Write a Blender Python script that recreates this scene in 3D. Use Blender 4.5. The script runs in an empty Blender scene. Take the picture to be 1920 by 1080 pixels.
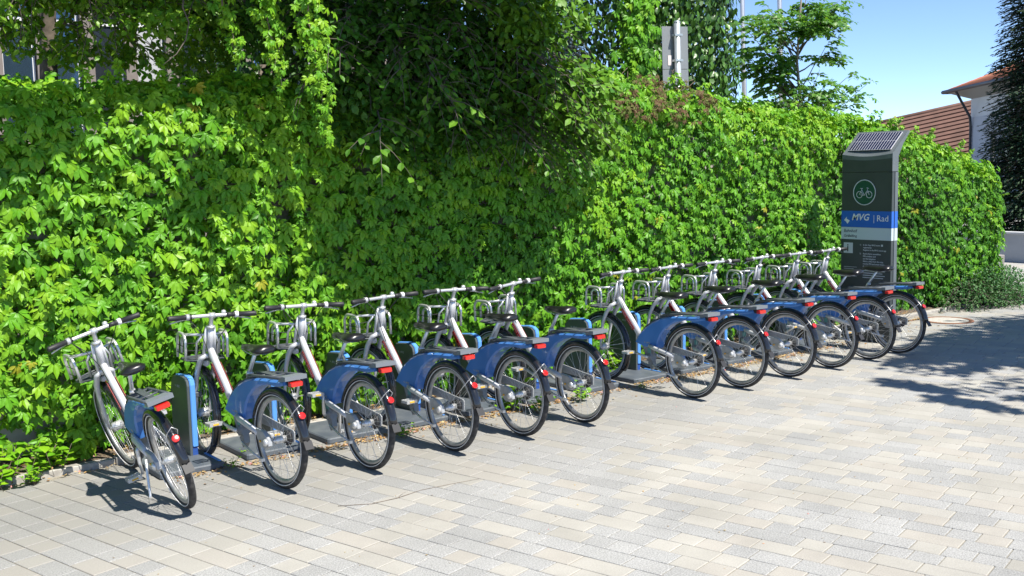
import bpy, math, random
import numpy as np
from mathutils import Vector, Matrix
random.seed(7); rng = np.random.default_rng(7)
S = bpy.context.scene; C = S.collection
R = math.radians
# ------------------------------------------------------------ camera, sky, sun
cd = bpy.data.cameras.new('camera'); cam = bpy.data.objects.new('camera', cd); C.objects.link(cam)
cd.lens = 36.56; cd.sensor_width = 36; cd.clip_end = 600
def cam_axes(pitch, roll, yaw):
    cp, sp, cr, sr = math.cos(pitch), math.sin(pitch), math.cos(roll), math.sin(roll)
    f = Vector((0, cp, -sp)); r0 = Vector((1, 0, 0)); u0 = Vector((0, sp, cp))
    rt = cr*r0 - sr*u0; up = sr*r0 + cr*u0
    Z = Matrix.Rotation(-yaw, 3, 'Z')
    return Z@rt, Z@up, Z@f
_r, _u, _f = cam_axes(R(6.45), R(1.2), R(37.86))
CAM = Vector((0, 0, 2.03))
M4 = Matrix((( _r.x, _u.x, -_f.x, CAM.x), (_r.y, _u.y, -_f.y, CAM.y), (_r.z, _u.z, -_f.z, CAM.z), (0, 0, 0, 1)))
cam.matrix_world = M4; S.camera = cam
SUN_EL, SUN_ROT = R(57), R(170)
w = bpy.data.worlds.new('World'); S.world = w; w.use_nodes = True
nt = w.node_tree; sky = nt.nodes.new('ShaderNodeTexSky'); sky.sky_type = 'NISHITA'; sky.sun_disc = False
sky.sun_elevation = SUN_EL; sky.sun_rotation = SUN_ROT; sky.altitude = 2500; sky.air_density = 0.7; sky.dust_density = 0.0; sky.ozone_density = 3.5
bg = nt.nodes['Background']; nt.links.new(sky.outputs[0], bg.inputs[0]); bg.inputs[1].default_value = 0.135
sl = bpy.data.lights.new('sun', 'SUN'); so = bpy.data.objects.new('sun', sl); C.objects.link(so)
sl.energy = 5.0; sl.angle = R(0.53); sl.color = (1.0, 0.95, 0.86)
sdir = Vector((math.sin(SUN_ROT)*math.cos(SUN_EL), math.cos(SUN_ROT)*math.cos(SUN_EL), math.sin(SUN_EL)))
so.rotation_euler = sdir.to_track_quat('Z', 'Y').to_euler()
S.view_settings.view_transform = 'Standard'; S.view_settings.look = 'None'
S.view_settings.exposure = 0.8; S.view_settings.gamma = 1
S.render.engine = 'CYCLES'
S.cycles.max_bounces = 6; S.cycles.transparent_max_bounces = 6
# ------------------------------------------------------------ materials
MATS = {}
def mat(name, col, rough=.5, metal=0, spec=.5, coat=0):
    if name in MATS: return MATS[name]
    m = bpy.data.materials.new(name); m.use_nodes = True; b = m.node_tree.nodes['Principled BSDF']
    b.inputs['Base Color'].default_value = (*col, 1); b.inputs['Roughness'].default_value = rough
    b.inputs['Metallic'].default_value = metal; b.inputs['Specular IOR Level'].default_value = spec
    b.inputs['Coat Weight'].default_value = coat
    MATS[name] = m; return m
def noisy(name, c1, c2, scale=8, rough=.7, bump=0, metal=0, detail=6, coat=0, lo=.35, hi=.65, r2=None):
    m = mat(name, c1, rough, metal, coat=coat); nt = m.node_tree; N = nt.nodes; L = nt.links; b = N['Principled BSDF']
    tc = N.new('ShaderNodeTexCoord'); no = N.new('ShaderNodeTexNoise'); no.inputs['Scale'].default_value = scale; no.inputs['Detail'].default_value = detail
    L.new(tc.outputs['Object'], no.inputs['Vector'])
    cr = N.new('ShaderNodeValToRGB'); cr.color_ramp.elements[0].color = (*c1, 1); cr.color_ramp.elements[1].color = (*c2, 1)
    cr.color_ramp.elements[0].position = lo; cr.color_ramp.elements[1].position = hi
    L.new(no.outputs['Fac'], cr.inputs[0]); L.new(cr.outputs[0], b.inputs['Base Color'])
    if r2 is not None:
        mr = N.new('ShaderNodeMapRange'); mr.inputs[3].default_value = rough; mr.inputs[4].default_value = r2
        L.new(no.outputs['Fac'], mr.inputs[0]); L.new(mr.outputs[0], b.inputs['Roughness'])
    if bump:
        bp = N.new('ShaderNodeBump'); bp.inputs['Strength'].default_value = bump; bp.inputs['Distance'].default_value = .01
        L.new(no.outputs['Fac'], bp.inputs['Height']); L.new(bp.outputs[0], b.inputs['Normal'])
    return m
def leafmat(name, dark, mid, light, trans=.3, rough=.42, spec=.4):
    m = bpy.data.materials.new(name); m.use_nodes = True; nt = m.node_tree; N = nt.nodes; L = nt.links; b = N['Principled BSDF']; out = N['Material Output']
    at = N.new('ShaderNodeAttribute'); at.attribute_name = 'tint'
    cr = N.new('ShaderNodeValToRGB'); e = cr.color_ramp.elements; e[0].color = (*dark, 1); e[1].color = (*light, 1)
    k = e.new(.5); k.color = (*mid, 1)
    e[2].position = .93; k = e.new(.985); k.color = (light[0]*1.35, light[1]*.75, light[2]*1.5, 1)
    L.new(at.outputs['Fac'], cr.inputs[0])
    tc = N.new('ShaderNodeTexCoord'); no = N.new('ShaderNodeTexNoise'); no.inputs['Scale'].default_value = 40
    L.new(tc.outputs['Object'], no.inputs['Vector'])
    mr = N.new('ShaderNodeMapRange'); mr.inputs[3].default_value = .8; mr.inputs[4].default_value = 1.2; L.new(no.outputs['Fac'], mr.inputs[0])
    mx = N.new('ShaderNodeVectorMath'); mx.operation = 'SCALE'; L.new(cr.outputs[0], mx.inputs[0]); L.new(mr.outputs[0], mx.inputs['Scale'])
    L.new(mx.outputs[0], b.inputs['Base Color']); b.inputs['Roughness'].default_value = rough; b.inputs['Specular IOR Level'].default_value = spec
    tr = N.new('ShaderNodeBsdfTranslucent'); tm = N.new('ShaderNodeVectorMath'); tm.operation = 'MULTIPLY'; tm.inputs[1].default_value = (1.5, 1.35, .5)
    L.new(mx.outputs[0], tm.inputs[0]); L.new(tm.outputs[0], tr.inputs[0])
    ms = N.new('ShaderNodeMixShader'); ms.inputs[0].default_value = trans
    L.new(b.outputs[0], ms.inputs[1]); L.new(tr.outputs[0], ms.inputs[2]); L.new(ms.outputs[0], out.inputs[0])
    return m
# ------------------------------------------------------------ mesh builder
class MB:
    def __init__(s): s.v = []; s.f = []; s.sm = []
    def add(s, vs, fs, smooth=True):
        o = len(s.v); s.v += [tuple(p) for p in vs]; s.f += [tuple(i+o for i in f) for f in fs]; s.sm += [smooth]*len(fs); return s
    def box(s, x0, x1, y0, y1, z0, z1, M=None):
        vs = [Vector((x, y, z)) for x in (x0, x1) for y in (y0, y1) for z in (z0, z1)]
        if M: vs = [M@v for v in vs]
        return s.add(vs, [(0, 1, 3, 2), (4, 6, 7, 5), (0, 4, 5, 1), (2, 3, 7, 6), (0, 2, 6, 4), (1, 5, 7, 3)], False)
    def bbox(s, x0, x1, y0, y1, z0, z1, b=.01, axis=2):
        # box with chamfered edges around one axis
        a = [(x0+b, y0), (x1-b, y0), (x1, y0+b), (x1, y1-b), (x1-b, y1), (x0+b, y1), (x0, y1-b), (x0, y0+b)]
        rings = [(z0, b*.7), (z0+b*.7, 0), (z1-b*.7, 0), (z1, b*.7)]
        cx, cy = (x0+x1)/2, (y0+y1)/2; vs = []
        for z, i in rings:
            for p in a:
                vs.append((cx+(p[0]-cx)*(1-2*i/(x1-x0)), cy+(p[1]-cy)*(1-2*i/(y1-y0)), z))
        fs = []
        for k in range(3):
            for j in range(8): fs.append((k*8+j, k*8+(j+1) % 8, k*8+8+(j+1) % 8, k*8+8+j))
        fs.append(tuple(range(7, -1, -1))); fs.append(tuple(range(24, 32)))
        return s.add(vs, fs, False)
    def tube(s, pts, r, n=8, cap=True, sy=1.0):
        pts = [Vector(p) for p in pts]; m = len(pts); rs = r if isinstance(r, (list, tuple)) else [r]*m
        t = (pts[1]-pts[0]).normalized(); a = Vector((1, 0, 0)) if abs(t.x) < .8 else Vector((0, 0, 1))
        u = (a - t*a.dot(t)).normalized(); vs = []
        for i in range(m):
            tt = (pts[min(i+1, m-1)]-pts[max(i-1, 0)])
            if tt.length < 1e-9: tt = t
            tt = tt.normalized(); u = (u-tt*u.dot(tt)).normalized(); w_ = tt.cross(u)
            for k in range(n):
                an = 2*math.pi*k/n; vs.append(pts[i]+u*math.cos(an)*rs[i]*sy+w_*math.sin(an)*rs[i])
        fs = [(i*n+k, i*n+(k+1) % n, i*n+n+(k+1) % n, i*n+n+k) for i in range(m-1) for k in range(n)]
        if cap: fs += [tuple(range(n-1, -1, -1)), tuple(range((m-1)*n, m*n))]
        return s.add(vs, fs)
    def ring(s, c, Rr, prof, n=48, a0=0, a1=2*math.pi):
        # revolve profile [(dx, dr)] (closed) about the X axis through c ; angle measured from +Y up
        full = abs(a1-a0-2*math.pi) < 1e-6; k = len(prof); vs = []; m = n if full else n+1
        for i in range(m):
            a = a0+(a1-a0)*i/n
            for dx, dr in prof:
                vs.append((c[0]+dx, c[1]+(Rr+dr)*math.cos(a), c[2]+(Rr+dr)*math.sin(a)))
        fs = []
        for i in range(n):
            j = (i+1) % m
            for q in range(k): fs.append((i*k+q, j*k+q, j*k+(q+1) % k, i*k+(q+1) % k))
        if not full: fs += [tuple(range(k)), tuple(range(n*k+k-1, n*k-1, -1))]
        return s.add(vs, fs)
    def ext(s, poly, x0, x1, smooth=False, M=None, b=0):
        # polygon in (y, z) extruded along x, optional bevel inset toward both faces
        n = len(poly); cy = sum(p[0] for p in poly)/n; cz = sum(p[1] for p in poly)/n
        def ins(k):
            out = []
            for i in range(n):
                p0, p, p1 = Vector(poly[i-1]), Vector(poly[i]), Vector(poly[(i+1) % n])
                e0 = (p-p0).normalized(); e1 = (p1-p).normalized(); nn = Vector((-(e0.y+e1.y), e0.x+e1.x))
                nn = nn.normalized() if nn.length > 1e-6 else Vector((-e0.y, e0.x))
                out.append(p+nn*k)
            return out
        area = sum(poly[i-1][0]*poly[i][1]-poly[i][0]*poly[i-1][1] for i in range(n))
        sg = 1 if area > 0 else -1
        if b: lay = [(x0, ins(b*sg)), (x0+b, [Vector(p) for p in poly]), (x1-b, [Vector(p) for p in poly]), (x1, ins(b*sg))]
        else: lay = [(x0, [Vector(p) for p in poly]), (x1, [Vector(p) for p in poly])]
        vs = [Vector((x, p.x, p.y)) for x, ps in lay for p in ps]
        if M: vs = [M@v for v in vs]
        L = len(lay)
        fs = [(l*n+i, l*n+(i+1) % n, l*n+n+(i+1) % n, l*n+n+i) for l in range(L-1) for i in range(n)]
        fs += [tuple(range(n-1, -1, -1)), tuple(range((L-1)*n, L*n))]
        return s.add(vs, fs, smooth)
    def ball(s, c, r, sx=1, sy=1, sz=1, n=8):
        vs = [(c[0], c[1], c[2]-r*sz)]; m = n//2
        for i in range(1, m):
            ph = -math.pi/2+math.pi*i/m
            for k in range(n): vs.append((c[0]+r*sx*math.cos(ph)*math.cos(2*math.pi*k/n), c[1]+r*sy*math.cos(ph)*math.sin(2*math.pi*k/n), c[2]+r*sz*math.sin(ph)))
        vs.append((c[0], c[1], c[2]+r*sz)); fs = [(0, 1+(k+1) % n, 1+k) for k in range(n)]
        for i in range(m-2):
            for k in range(n): fs.append((1+i*n+k, 1+i*n+(k+1) % n, 1+i*n+n+(k+1) % n, 1+i*n+n+k))
        e = len(vs)-1; fs += [(e, 1+(m-2)*n+k, 1+(m-2)*n+(k+1) % n) for k in range(n)]
        return s.add(vs, fs)
    def mesh(s, name, m):
        me = bpy.data.meshes.new(name); me.from_pydata(s.v, [], s.f); me.polygons.foreach_set('use_smooth', s.sm)
        if m: me.materials.append(m)
        return me
    def build(s, name, m, parent=None, loc=None):
        o = bpy.data.objects.new(name, s.mesh(name, m)); C.objects.link(o)
        if parent: o.parent = parent
        if loc is not None: o.location = loc
        return o
def tag(o, label=None, cat=None, group=None, kind=None):
    if label: o['label'] = label
    if cat: o['category'] = cat
    if group: o['group'] = group
    if kind: o['kind'] = kind
    return o
def empty(name, loc=(0, 0, 0), rz=0):
    o = bpy.data.objects.new(name, None); C.objects.link(o); o.location = loc; o.rotation_euler = (0, 0, rz); o.empty_display_size = .1; return o
def copy_tree(o, parent=None):
    c = o.copy(); C.objects.link(c); c.parent = parent
    for ch in list(o.children): copy_tree(ch, c)
    return c
def trimesh(name, V, T, m, parent=None, tint=None, smooth=False):
    me = bpy.data.meshes.new(name); me.vertices.add(len(V)); me.vertices.foreach_set('co', np.ascontiguousarray(V, dtype=np.float32).ravel())
    me.loops.add(len(T)*3); me.loops.foreach_set('vertex_index', np.ascontiguousarray(T, dtype=np.int32).ravel())
    me.polygons.add(len(T)); me.polygons.foreach_set('loop_start', np.arange(0, len(T)*3, 3, dtype=np.int32))
    me.polygons.foreach_set('use_smooth', np.full(len(T), smooth, dtype=bool))
    if tint is not None:
        a = me.attributes.new('tint', 'FLOAT', 'POINT'); a.data.foreach_set('value', np.ascontiguousarray(tint, dtype=np.float32))
    me.materials.append(m); me.update(calc_edges=True)
    o = bpy.data.objects.new(name, me); C.objects.link(o)
    if parent: o.parent = parent
    return o
# ------------------------------------------------------------ palette
silver = noisy('silver paint', (.55, .555, .57), (.62, .625, .64), 30, .36, metal=.2, coat=.3)
alu = mat('aluminium', (.66, .665, .67), .33, .6)
rimm = noisy('rim metal', (.40, .40, .40), (.52, .52, .51), 20, .42, metal=.7)
greyf = noisy('grey frame paint', (.15, .17, .19), (.20, .22, .24), 12, .4, coat=.2)
casing = noisy('casing grey', (.36, .37, .38), (.44, .45, .46), 25, .45, metal=.25)
blue = noisy('blue panel', (.055, .19, .52), (.07, .22, .58), 6, .3, coat=.5, r2=.42)
blackg = mat('black gloss', (.012, .013, .016), .22, coat=.5)
blackm = mat('black matt', (.02, .02, .022), .55)
rubber = noisy('tyre rubber', (.020, .020, .021), (.055, .052, .05), 35, .75, .2)
rackm = noisy('rack grey', (.055, .065, .075), (.08, .09, .10), 15, .45)
rackp = mat('rack end grey', (.16, .18, .20), .45)
redp = mat('red reflector', (.55, .015, .01), .18, coat=1)
redl = mat('red label', (.42, .03, .03), .45)
white = mat('white print', (.75, .75, .75), .5)
yellow = mat('yellow reflector', (.75, .42, .03), .3)
postd = noisy('post dark grey', (.065, .078, .082), (.085, .10, .104), 5, .42)
postb = mat('post blue', (.10, .30, .72), .38)
platem = noisy('plate grey', (.07, .085, .105), (.11, .125, .14), 9, .6, .15)
lens = mat('lamp glass', (.55, .57, .6), .1)
# ============================================================ GROUND
BA = R(104)                                       # direction of the paver courses
A2 = Vector((math.cos(BA), math.sin(BA))); B2 = Vector((-A2.y, A2.x))
def ground_mat():
    m = bpy.data.materials.new('joint sand'); m.use_nodes = True; nt = m.node_tree; N = nt.nodes; L = nt.links; b = N['Principled BSDF']
    tc = N.new('ShaderNodeTexCoord'); no = N.new('ShaderNodeTexNoise'); no.inputs['Scale'].default_value = 60; L.new(tc.outputs['Object'], no.inputs[0])
    cr = N.new('ShaderNodeValToRGB'); cr.color_ramp.elements[0].color = (.16, .14, .11, 1); cr.color_ramp.elements[1].color = (.34, .32, .27, 1)
    L.new(no.outputs[0], cr.inputs[0]); L.new(cr.outputs[0], b.inputs['Base Color']); b.inputs['Roughness'].default_value = .95
    return m
g = MB(); g.box(-60, 160, -60, 160, -.5, -.006)
tag(g.build('ground', ground_mat()), 'sandy bed showing in the joints under the paving and soil', kind='structure')
def paver_mat():
    m = bpy.data.materials.new('concrete paver'); m.use_nodes = True; nt = m.node_tree; N = nt.nodes; L = nt.links; b = N['Principled BSDF']
    at = N.new('ShaderNodeAttribute'); at.attribute_name = 'tint'
    ge = N.new('ShaderNodeNewGeometry')
    cr = N.new('ShaderNodeValToRGB'); cr.color_ramp.interpolation = 'CONSTANT'; e = cr.color_ramp.elements
    cols = [(0, (.328, .327, .316)), (.17, (.345, .343, .331)), (.34, (.312, .311, .301)), (.5, (.374, .359, .321)), (.63, (.355, .341, .304)), (.75, (.385, .370, .332)), (.88, (.368, .347, .308))]
    e[0].color = (*cols[0][1], 1); e[1].position = cols[1][0]; e[1].color = (*cols[1][1], 1)
    for p, c in cols[2:]: k = e.new(p); k.color = (*c, 1)
    L.new(at.outputs['Fac'], cr.inputs[0])
    sp = N.new('ShaderNodeTexNoise'); sp.inputs['Scale'].default_value = 120; sp.inputs['Detail'].default_value = 3; L.new(ge.outputs['Position'], sp.inputs[0])
    sr = N.new('ShaderNodeMapRange'); sr.inputs[1].default_value = .3; sr.inputs[2].default_value = .7; sr.inputs[3].default_value = .66; sr.inputs[4].default_value = 1.34; L.new(sp.outputs[0], sr.inputs[0])
    # speckle weaker on the cream stones
    gt = N.new('ShaderNodeMath'); gt.operation = 'GREATER_THAN'; gt.inputs[1].default_value = .5; L.new(at.outputs['Fac'], gt.inputs[0])
    mm = N.new('ShaderNodeMix'); mm.inputs[3].default_value = 1.0; L.new(sr.outputs[0], mm.inputs[2])
    ml = N.new('ShaderNodeMath'); ml.operation = 'MULTIPLY'; ml.inputs[1].default_value = .72; L.new(gt.outputs[0], ml.inputs[0]); L.new(ml.outputs[0], mm.inputs[0])
    v1 = N.new('ShaderNodeVectorMath'); v1.operation = 'SCALE'; L.new(cr.outputs[0], v1.inputs[0]); L.new(mm.outputs[0], v1.inputs['Scale'])
    # large soft wear plus dirt gathered along the docking row
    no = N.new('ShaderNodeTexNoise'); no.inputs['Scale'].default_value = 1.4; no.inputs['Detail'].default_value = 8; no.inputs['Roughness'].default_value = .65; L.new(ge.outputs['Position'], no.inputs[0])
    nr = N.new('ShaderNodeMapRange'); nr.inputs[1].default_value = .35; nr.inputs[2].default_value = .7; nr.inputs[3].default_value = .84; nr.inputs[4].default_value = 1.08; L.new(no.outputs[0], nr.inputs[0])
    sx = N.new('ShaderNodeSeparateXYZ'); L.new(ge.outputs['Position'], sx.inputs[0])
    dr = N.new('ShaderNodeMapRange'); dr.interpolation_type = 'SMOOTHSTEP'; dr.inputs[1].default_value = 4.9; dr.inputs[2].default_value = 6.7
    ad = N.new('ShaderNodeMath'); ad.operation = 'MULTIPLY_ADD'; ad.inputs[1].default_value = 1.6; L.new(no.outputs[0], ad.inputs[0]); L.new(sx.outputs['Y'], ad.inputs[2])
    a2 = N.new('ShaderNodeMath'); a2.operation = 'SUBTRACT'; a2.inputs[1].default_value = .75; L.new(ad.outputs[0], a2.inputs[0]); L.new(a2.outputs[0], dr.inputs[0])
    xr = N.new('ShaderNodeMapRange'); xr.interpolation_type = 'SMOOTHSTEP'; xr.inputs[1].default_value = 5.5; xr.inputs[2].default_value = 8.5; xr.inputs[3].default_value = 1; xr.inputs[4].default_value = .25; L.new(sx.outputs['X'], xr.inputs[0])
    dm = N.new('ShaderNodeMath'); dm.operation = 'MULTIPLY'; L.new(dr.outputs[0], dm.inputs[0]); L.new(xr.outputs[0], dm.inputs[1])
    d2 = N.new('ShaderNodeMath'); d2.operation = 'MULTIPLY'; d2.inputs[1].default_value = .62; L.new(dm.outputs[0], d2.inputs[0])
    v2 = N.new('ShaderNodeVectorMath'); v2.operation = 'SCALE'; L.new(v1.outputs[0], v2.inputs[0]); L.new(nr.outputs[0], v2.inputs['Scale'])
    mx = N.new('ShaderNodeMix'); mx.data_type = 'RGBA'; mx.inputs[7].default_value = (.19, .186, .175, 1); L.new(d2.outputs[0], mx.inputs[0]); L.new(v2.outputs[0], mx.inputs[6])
    # dark patch near the middle docks
    L.new(mx.outputs[2], b.inputs['Base Color']); b.inputs['Roughness'].default_value = .85; b.inputs['Specular IOR Level'].default_value = .3
    bp = N.new('ShaderNodeBump'); bp.inputs['Strength'].default_value = .35; bp.inputs['Distance'].default_value = .002; L.new(sp.outputs[0], bp.inputs['Height']); L.new(bp.outputs[0], b.inputs['Normal'])
    return m
PM = paver_mat()
def in_view(x, y, z=0, mx=.12, my=.15):
    d = Vector((x, y, z))-CAM; zz = d.dot(_f)
    if zz < .5: return None
    px = 960+1950*d.dot(_r)/zz; py = 540-1950*d.dot(_u)/zz
    if -1920*mx < px < 1920*(1+mx) and -400 < py < 1080*(1+my): return px, py, zz
    return None
pav = empty('paving'); tag(pav, 'cream and grey concrete block paving in front of the bicycles', kind='structure')
PW = .152
def paver_vt(L_, tilt=(0, 0), dz=0, wd=PW):
    c = .004; gx = .0026; z0 = -.012
    a = [(gx, gx), (L_-gx, gx), (L_-gx, wd-gx), (gx, wd-gx)]; b = [(gx+c, gx+c), (L_-gx-c, gx+c), (L_-gx-c, wd-gx-c), (gx+c, wd-gx-c)]
    def zt(p, q=0): return dz+(p[0]-L_/2)*tilt[0]+(p[1]-wd/2)*tilt[1]-q
    V = [(p[0], p[1], z0) for p in a]+[(p[0], p[1], zt(p, .003)) for p in a]+[(p[0], p[1], zt(p)) for p in b]
    T = []
    for k in range(4):
        j = (k+1) % 4
        T += [(k, j, 4+j), (k, 4+j, 4+k), (4+k, 4+j, 8+j), (4+k, 8+j, 8+k)]
    T += [(8, 9, 10), (8, 10, 11)]
    return V, T
lens_ = (.157, .157, .157, .236, .236, .315)
plist = []
vlo, vhi = -17, 3
k = 0; vv = vlo
while vv < vhi:
    uu = -3-random.random()*.3
    while uu < 14:
        L_ = random.choice(lens_); cx = A2.x*(uu+L_/2)+B2.x*(vv+PW/2); cy = A2.y*(uu+L_/2)+B2.y*(vv+PW/2)
        ok = cy < 7.46 if cx < 15.0 else cy < 13
        if ok and cx < 22 and cx > -4:
            iv = in_view(cx, cy)
            if iv: plist.append((iv[2], uu, vv, L_, random.random()))
        uu += L_
    vv += PW
plist.sort(key=lambda t: t[0])
near, rest = plist[:300], plist[300:]
pmesh = {}
for zz, uu, vv, L_, t in near:
    q = int(t*14); key = (L_, q)
    if key not in pmesh:
        V, T = paver_vt(L_, ((random.random()-.5)*.008, (random.random()-.5)*.012), 0)
        me = bpy.data.meshes.new('paver'); me.from_pydata(V, [], T); a = me.attributes.new('tint', 'FLOAT', 'POINT'); a.data.foreach_set('value', [(q+.5)/14]*len(V)); me.materials.append(PM); pmesh[key] = me
    o = bpy.data.objects.new('paver', pmesh[key]); C.objects.link(o); o.parent = pav
    o.location = (A2.x*uu+B2.x*vv, A2.y*uu+B2.y*vv, (random.random()-.5)*.0015); o.rotation_euler = (0, 0, BA)
VV, TT, ti = [], [], []
for zz, uu, vv, L_, t in rest:
    V, T = paver_vt(L_, ((random.random()-.5)*.008, (random.random()-.5)*.012), (random.random()-.5)*.0015)
    o = len(VV)
    for p in V: VV.append((A2.x*(uu+p[0])+B2.x*(vv+p[1]), A2.y*(uu+p[0])+B2.y*(vv+p[1]), p[2]))
    TT += [(a+o, b+o, c+o) for a, b, c in T]; ti += [t]*len(V)
o = trimesh('pavers', VV, TT, PM, pav, ti); o['kind'] = 'stuff'
print('pavers', len(plist))
# distant paving and road beyond the hedge end
def far_pave_mat():
    m = bpy.data.materials.new('distant paving'); m.use_nodes = True; nt = m.node_tree; N = nt.nodes; L = nt.links; b = N['Principled BSDF']
    ge = N.new('ShaderNodeNewGeometry'); mp = N.new('ShaderNodeMapping'); mp.inputs['Rotation'].default_value = (0, 0, -BA); L.new(ge.outputs['Position'], mp.inputs[0])
    br = N.new('ShaderNodeTexBrick'); br.inputs['Scale'].default_value = 1; br.inputs['Brick Width'].default_value = .21; br.inputs['Row Height'].default_value = .152; br.inputs['Mortar Size'].default_value = .004
    br.inputs['Color1'].default_value = (.40, .375, .325, 1); br.inputs['Color2'].default_value = (.32, .325, .325, 1); br.inputs['Mortar'].default_value = (.2, .18, .15, 1); L.new(mp.outputs[0], br.inputs[0])
    L.new(br.outputs[0], b.inputs['Base Color']); b.inputs['Roughness'].default_value = .9
    return m
g = MB(); g.box(14.8, 40, 4, 25, -.3, -.004); tag(g.build('far_pavement', far_pave_mat()), 'distant pale paving past the end of the hedge', kind='structure')
soilm = noisy('soil', (.07, .05, .035), (.16, .12, .08), 14, .95, .6)
g = MB()
n = 60; vs = []; fs = []
for i in range(n+1):
    x = -1+16.2*i/n
    for j, (y, z) in enumerate(((7.49, .005), (7.56, .03), (7.75, .05), (8.1, .07))):
        vs.append((x, y+random.uniform(-.02, .02), z+random.uniform(-.01, .015)))
for i in range(n):
    for j in range(3): fs.append((i*4+j, i*4+j+1, i*4+5+j, i*4+4+j)[::-1])
g.add(vs, fs); tag(g.build('soil_strip', soilm), 'narrow strip of earth between kerb and creeper wall', kind='structure')
kerb = empty('kerb'); tag(kerb, 'pale stone edging along the foot of the creeper wall', kind='structure')
kerbm = noisy('kerb stone', (.30, .28, .25), (.42, .40, .36), 18, .9, .3)
x = .2; i = 0
while x < 14.6:
    L_ = .99; g = MB(); g.bbox(0, L_, 0, .075, -.05, .045+random.uniform(-.01, .01), .008)
    o = g.build('kerb_stone', kerbm, kerb, (x, 7.475+random.uniform(-.01, .01), 0)); o.rotation_euler = (random.uniform(-.02, .02), random.uniform(-.006, .006), random.uniform(-.008, .008)); x += 1.0
# ============================================================ LEAF MACHINERY
def leaflet_tpl(w=.27, fold=.05, droop=.08, tip=1.0, full=True):
    if full:
        V = [(0, 0, 0), (.33, 0, 0), (.67, 0, -droop*.3), (tip, 0, -droop), (.30, w*.8, fold), (.62, w, fold*.8-droop*.2), (.30, -w*.8, fold), (.62, -w, fold*.8-droop*.2)]
        T = [(0, 1, 4), (1, 5, 4), (1, 2, 5), (2, 3, 5), (0, 6, 1), (1, 6, 7), (1, 7, 2), (2, 7, 3)]
    else:
        V = [(0, 0, 0), (.45, 0, 0), (tip, 0, -droop), (.45, w, fold), (.45, -w, fold)]
        T = [(0, 1, 3), (1, 2, 3), (0, 4, 1), (1, 4, 2)]
    return np.array(V, float), np.array(T, int)
def palmate_tpl(seed, full=True):
    r = np.random.default_rng(seed); V, T = [], []; o = 0
    for a, l in ((-80, .70), (-41, .95), (0, 1.05), (41, .95), (80, .70)):
        a = R(a+r.uniform(-9, 9)); l *= r.uniform(.88, 1.08)
        v, t = leaflet_tpl(w=r.uniform(.185, .235), fold=r.uniform(.02, .09), droop=r.uniform(.05, .28), full=full)
        v = v*l; ct, st = math.cos(a), math.sin(a)
        ro = r.uniform(-.45, .45)    # roll of the leaflet about its midrib
        y = v[:, 1]*math.cos(ro)-v[:, 2]*math.sin(ro); z = v[:, 1]*math.sin(ro)+v[:, 2]*math.cos(ro)-abs(a)*.06*v[:, 0]
        X = v[:, 0]+.09
        V.append(np.stack([X*ct-y*st, X*st+y*ct, z], 1)); T.append(t+o); o += len(v)
    return np.concatenate(V), np.concatenate(T)
def instance(tpls, P, T_, N_, s, tint, jitter=.12):
    """P positions, T_ tip directions, N_ normals, s sizes -> big mesh arrays"""
    T_ = T_/np.linalg.norm(T_, axis=1, keepdims=True); N_ = N_-T_*(N_*T_).sum(1, keepdims=True); N_ = N_/np.maximum(np.linalg.norm(N_, axis=1, keepdims=True), 1e-6)
    S_ = np.cross(N_, T_); n = len(P); ch = rng.integers(0, len(tpls), n)
    VV, TT, tt = [], [], []; o = 0
    for k, (v, t) in enumerate(tpls):
        ix = np.where(ch == k)[0]
        if not len(ix): continue
        q = P[ix][:, None, :]+s[ix][:, None, None]*(v[None, :, 0:1]*T_[ix][:, None, :]+v[None, :, 1:2]*S_[ix][:, None, :]+v[None, :, 2:3]*N_[ix][:, None, :])
        m = len(v); VV.append(q.reshape(-1, 3)); TT.append((t[None]+(np.arange(len(ix))*m)[:, None, None]+o).reshape(-1, 3)); tt.append(np.repeat(tint[ix], m)); o += len(ix)*m
    return np.concatenate(VV), np.concatenate(TT), np.concatenate(tt)
PALM = [palmate_tpl(i) for i in range(8)]; PALM_LO = [palmate_tpl(i+20, False) for i in range(6)]
OV = [leaflet_tpl(w, .05, d) for w, d in ((.27, .1), (.31, .05), (.24, .16), (.33, .2))]
OV_LO = [leaflet_tpl(w, .05, d, full=False) for w, d in ((.27, .1), (.32, .05), (.24, .16))]
creeper_m = leafmat('creeper leaf', (.032, .12, .009), (.105, .30, .012), (.215, .40, .016), .18, .45, .28)
tree_m = leafmat('tree leaf', (.022, .080, .010), (.052, .155, .014), (.115, .25, .018), .16, .45, .28)
# ---------------------------------------------------------- creeper wall
wallm = noisy('render wall', (.30, .28, .25), (.42, .40, .36), 3, .9, .3)
gw = MB(); prof_x = [-1.2, 12.0, 13.2, 14.4]; gw.box(-1.2, 12.2, 7.92, 8.1, -.1, 2.35); gw.box(12.2, 14.3, 7.93, 8.09, -.1, 1.8)
tag(gw.build('garden_wall', wallm), 'weathered plaster wall almost hidden behind the green creeper', 'wall')
TOPX = [-2, 0, 2.5, 4.2, 6, 7.9, 8.5, 9, 10.1, 11.6, 12.4, 13.2, 14.5, 14.9, 15.1]; TOPZ = [2.68, 2.68, 2.7, 2.78, 2.85, 2.88, 2.84, 2.68, 2.68, 2.55, 2.42, 2.28, 2.0, 1.75, 1.3]
def fn(x, z, seed=0):
    return (np.sin(x*1.9+z*1.1+seed)+np.sin(x*3.7-z*2.9+1.3+seed)*.7+np.sin(x*.8+z*4.3+2+seed)*.6+np.sin(x*7.1+z*6.3+seed)*.35)/2.65
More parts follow.
